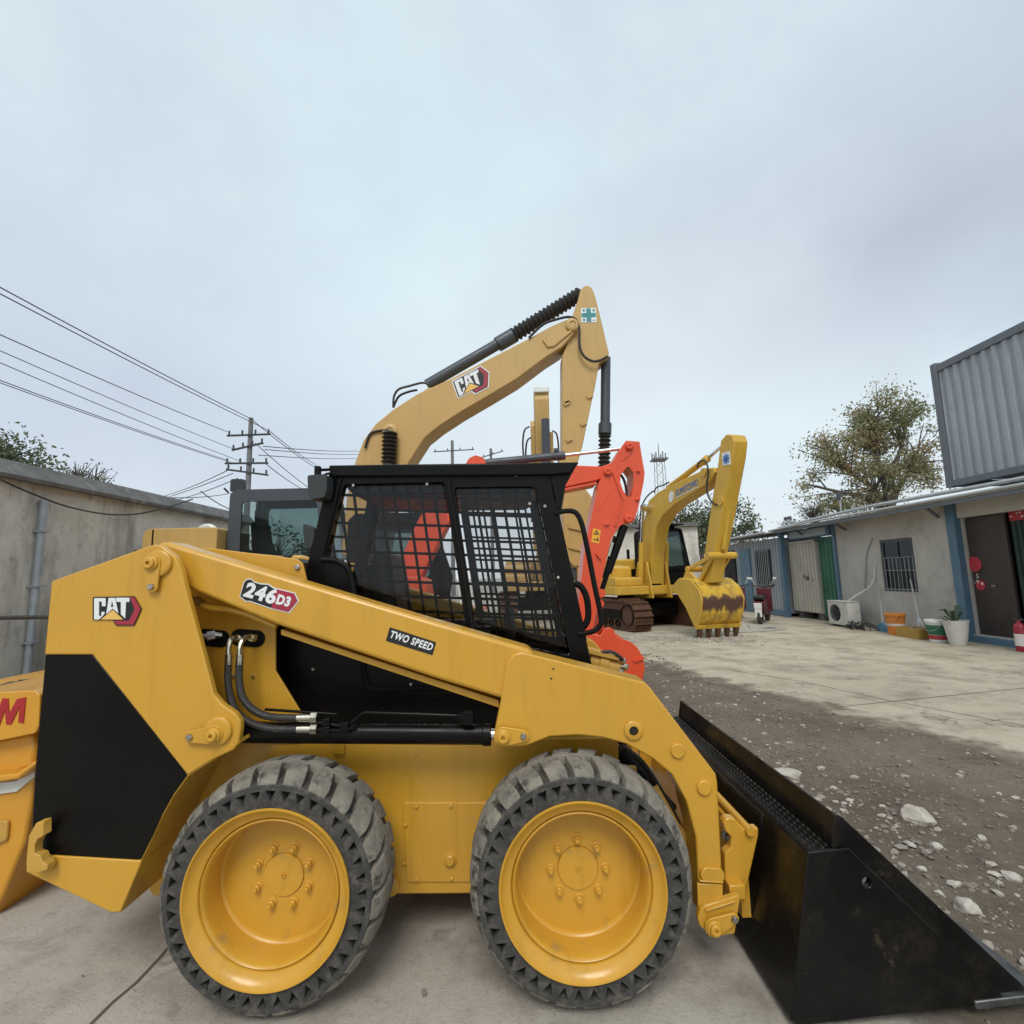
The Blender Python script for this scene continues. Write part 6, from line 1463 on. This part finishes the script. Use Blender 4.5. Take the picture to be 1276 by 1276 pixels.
run('lowest overhead line of the bundle at the left edge', (282, 573), (0, 474), 12.6, .013)
run('line running just beneath the lowest one at the left edge', (290, 577), (0, 477), 12.4, .012)
def away(lab, p0, p1, Y1, r=.02): a = P(*p0, YP-.1); b = P(*p1, Y1); wire(lab, [a, b, b+(b-a)*.4], r, .1)
away('line dropping from the pole top behind the black work lamp', (313, 522), (392, 582), 34); away('line dropping from the upper crossarm towards the roof of the cab', (337, 538), (392, 578), 36)
away('lower line sloping down right from the pole to the grey cab roof', (318, 552), (388, 610), 34); away('thin line crossing under the crossarms to the right', (330, 577), (382, 612), 32)
away('long level line from pole to the boom, upper', (328, 556), (445, 562), 46, .022); away('long level line from pole to the boom, middle', (330, 560), (445, 566), 46, .02); away('long level line from pole to the boom, lower', (322, 567), (445, 571), 46, .02)
away('slack line from the lower crossarm to the wall coping', (284, 586), (205, 618), 34); away('slack line falling left behind the wall coping', (290, 590), (180, 628), 36)
away('third slack line falling left from the pole', (296, 596), (215, 624), 30)
a_, b_ = P(60, 598, 16), P(300, 612, 30); wire('low sagging line just above the wall coping', [a_, b_], .02, .5)
a_, b_ = P(250, 612, 20), P(310, 640, 24); wire('short twisted line between coping and grey cab', [a_, b_], .02, .2)
# lattice mast
tm_ = P(820, 552, 95); lm_ = thing('radio_mast', (tm_.x, 95, 0), 'thin lattice radio mast on the horizon between two excavator arms', 'mast')
mb = MB(); hb = P(822, 572, 95).z
for sx_, sy_ in ((-1, -1), (1, -1), (1, 1), (-1, 1)): mb.tube([(tm_.x+sx_*1.25, 95+sy_*1.25, 0), (tm_.x+sx_*.75, 95+sy_*.75, hb)], .055, 5)
nb = 12
for k in range(nb):
    z0_, z1_ = hb*k/nb, hb*(k+1)/nb; w0_, w1_ = 1.25-.5*k/nb, 1.25-.5*(k+1)/nb
    for s_ in (-1, 1): mb.tube([(tm_.x-w0_, 95+s_*w0_, z0_), (tm_.x+w1_, 95+s_*w1_, z1_)], .03, 4); mb.tube([(tm_.x+w0_, 95+s_*w0_, z0_), (tm_.x-w1_, 95+s_*w1_, z1_)], .03, 4)
    mb.box((tm_.x-w1_, 95-w1_, z1_-.05), (tm_.x+w1_, 95+w1_, z1_+.05)) if k % 4 == 3 else None
mb.build('lattice', M['pole'], lm_)
mb = MB(); mb.box((tm_.x-1.4, 93.6, hb-.3), (tm_.x+1.4, 96.4, hb)); mb.tube([(tm_.x, 95, hb), (tm_.x, 95, tm_.z)], [.12, .05], 6)
for k in range(6): a = k; mb.box((tm_.x+1.3*math.cos(a)-.1, 95+1.3*math.sin(a)-.08, hb), (tm_.x+1.3*math.cos(a)+.1, 95+1.3*math.sin(a)+.08, hb+1.2))
mb.build('antenna', M['pole'], lm_)

# ================================================================== LIGHT, SKY, CAMERA
w = bpy.data.worlds.new('World'); scene.world = w; w.use_nodes = True; nt = w.node_tree
bg = nt.nodes['Background']; bg.inputs['Strength'].default_value = .1
sky = nt.nodes.new('ShaderNodeTexSky'); sky.sky_type = 'NISHITA'; sky.sun_disc = False
SUN_EL, SUN_AZ = R(50), R(185)      # high behind the camera, a little to the left
sky.sun_elevation = SUN_EL; sky.sun_rotation = SUN_AZ; sky.air_density = 1.0; sky.dust_density = 3.0
tc = nt.nodes.new('ShaderNodeTexCoord')
def clouds(scale, vec, stops, detail=6, rough=.55):
    mp = nt.nodes.new('ShaderNodeMapping'); mp.inputs['Scale'].default_value = vec; lk(nt, tc.outputs['Generated'], mp.inputs['Vector'])
    n = nt.nodes.new('ShaderNodeTexNoise'); n.inputs['Scale'].default_value = scale; n.inputs['Detail'].default_value = detail; n.inputs['Roughness'].default_value = rough; n.inputs['Distortion'].default_value = .4
    lk(nt, mp.outputs['Vector'], n.inputs['Vector']); return ramp(nt, n.outputs['Fac'], stops)
c1 = mixc(nt, clouds(1.15, (1, 1, 1.3), [(.38, 0.0), (.62, 1.0)], 7, .58), (5.0, 5.75, 6.5), (6.5, 7.75, 8.3))
c2 = mixc(nt, clouds(3.4, (1, 1, 1.9), [(.42, 0.0), (.75, .45)], 7), c1, (7.0, 7.9, 8.3))
sp_ = nt.nodes.new('ShaderNodeSeparateXYZ'); lk(nt, tc.outputs['Generated'], sp_.inputs[0])
c3 = mixc(nt, ramp(nt, sp_.outputs['Z'], [(.0, .8), (.32, 0.0)]), c2, (7.6, 8.1, 8.5))
def cloud_bank(src, px, py, wide, amount, colour):
    """one heavier or brighter bank of cloud in a part of the sky, edges broken by noise"""
    d = ray(px, py).normalized(); n = nt.nodes.new('ShaderNodeVectorMath'); n.operation = 'SUBTRACT'; lk(nt, tc.outputs['Generated'], n.inputs[0]); n.inputs[1].default_value = d
    m = nt.nodes.new('ShaderNodeVectorMath'); m.operation = 'MULTIPLY'; lk(nt, n.outputs[0], m.inputs[0]); m.inputs[1].default_value = wide
    l = nt.nodes.new('ShaderNodeVectorMath'); l.operation = 'LENGTH'; lk(nt, m.outputs[0], l.inputs[0])
    a = nt.nodes.new('ShaderNodeMath'); a.operation = 'ADD'; lk(nt, l.outputs['Value'], a.inputs[0])
    t = nt.nodes.new('ShaderNodeTexNoise'); t.inputs['Scale'].default_value = 3.2; t.inputs['Detail'].default_value = 7; lk(nt, tc.outputs['Generated'], t.inputs['Vector'])
    s = nt.nodes.new('ShaderNodeMath'); s.operation = 'MULTIPLY_ADD'; lk(nt, t.outputs['Fac'], s.inputs[0]); s.inputs[1].default_value = 1.3; s.inputs[2].default_value = -.65; lk(nt, s.outputs[0], a.inputs[1])
    return mixc(nt, ramp(nt, a.outputs[0], [(.15, amount), (.95, 0.0)]), src, colour)
c3 = cloud_bank(c3, 1090, 300, (1.3, 1.6, 4.2), .95, (4.5, 5.0, 5.9))
c3 = cloud_bank(c3, 860, 350, (1.8, 1.8, 5.5), .8, (4.8, 5.3, 6.1))
c3 = cloud_bank(c3, 160, 480, (1.2, 1.2, 3.0), .75, (5.0, 5.55, 6.6))
c3 = cloud_bank(c3, 430, 150, (1.0, 1.0, 1.6), .55, (7.0, 8.5, 9.0))
c3 = cloud_bank(c3, 760, 470, (1.6, 1.6, 3.5), .5, (7.8, 8.4, 8.7))
lk(nt, mixc(nt, .9, sky.outputs['Color'], c3), bg.inputs['Color'])
sl = bpy.data.lights.new('sun', 'SUN'); sl.energy = 1.6; sl.angle = R(25); sl.color = (1, .96, .90)
so = bpy.data.objects.new('sun', sl); COL.objects.link(so); so.location = (0, -5, 20)
dirv = Vector((math.sin(SUN_AZ)*math.cos(SUN_EL), math.cos(SUN_AZ)*math.cos(SUN_EL), math.sin(SUN_EL)))
so.rotation_euler = dirv.to_track_quat('Z', 'Y').to_euler()
cd = bpy.data.cameras.new('camera'); cd.sensor_width = 36; cd.sensor_fit = 'HORIZONTAL'; cd.lens = 36*FOC/1276; cd.clip_start = .05; cd.clip_end = 2000
co = bpy.data.objects.new('camera', cd); COL.objects.link(co); co.location = EYE; co.rotation_euler = CAMROT.to_euler(); scene.camera = co
vs_ = scene.view_settings; vs_.view_transform = 'Standard'; vs_.look = 'None'; vs_.exposure = .24; vs_.gamma = 1
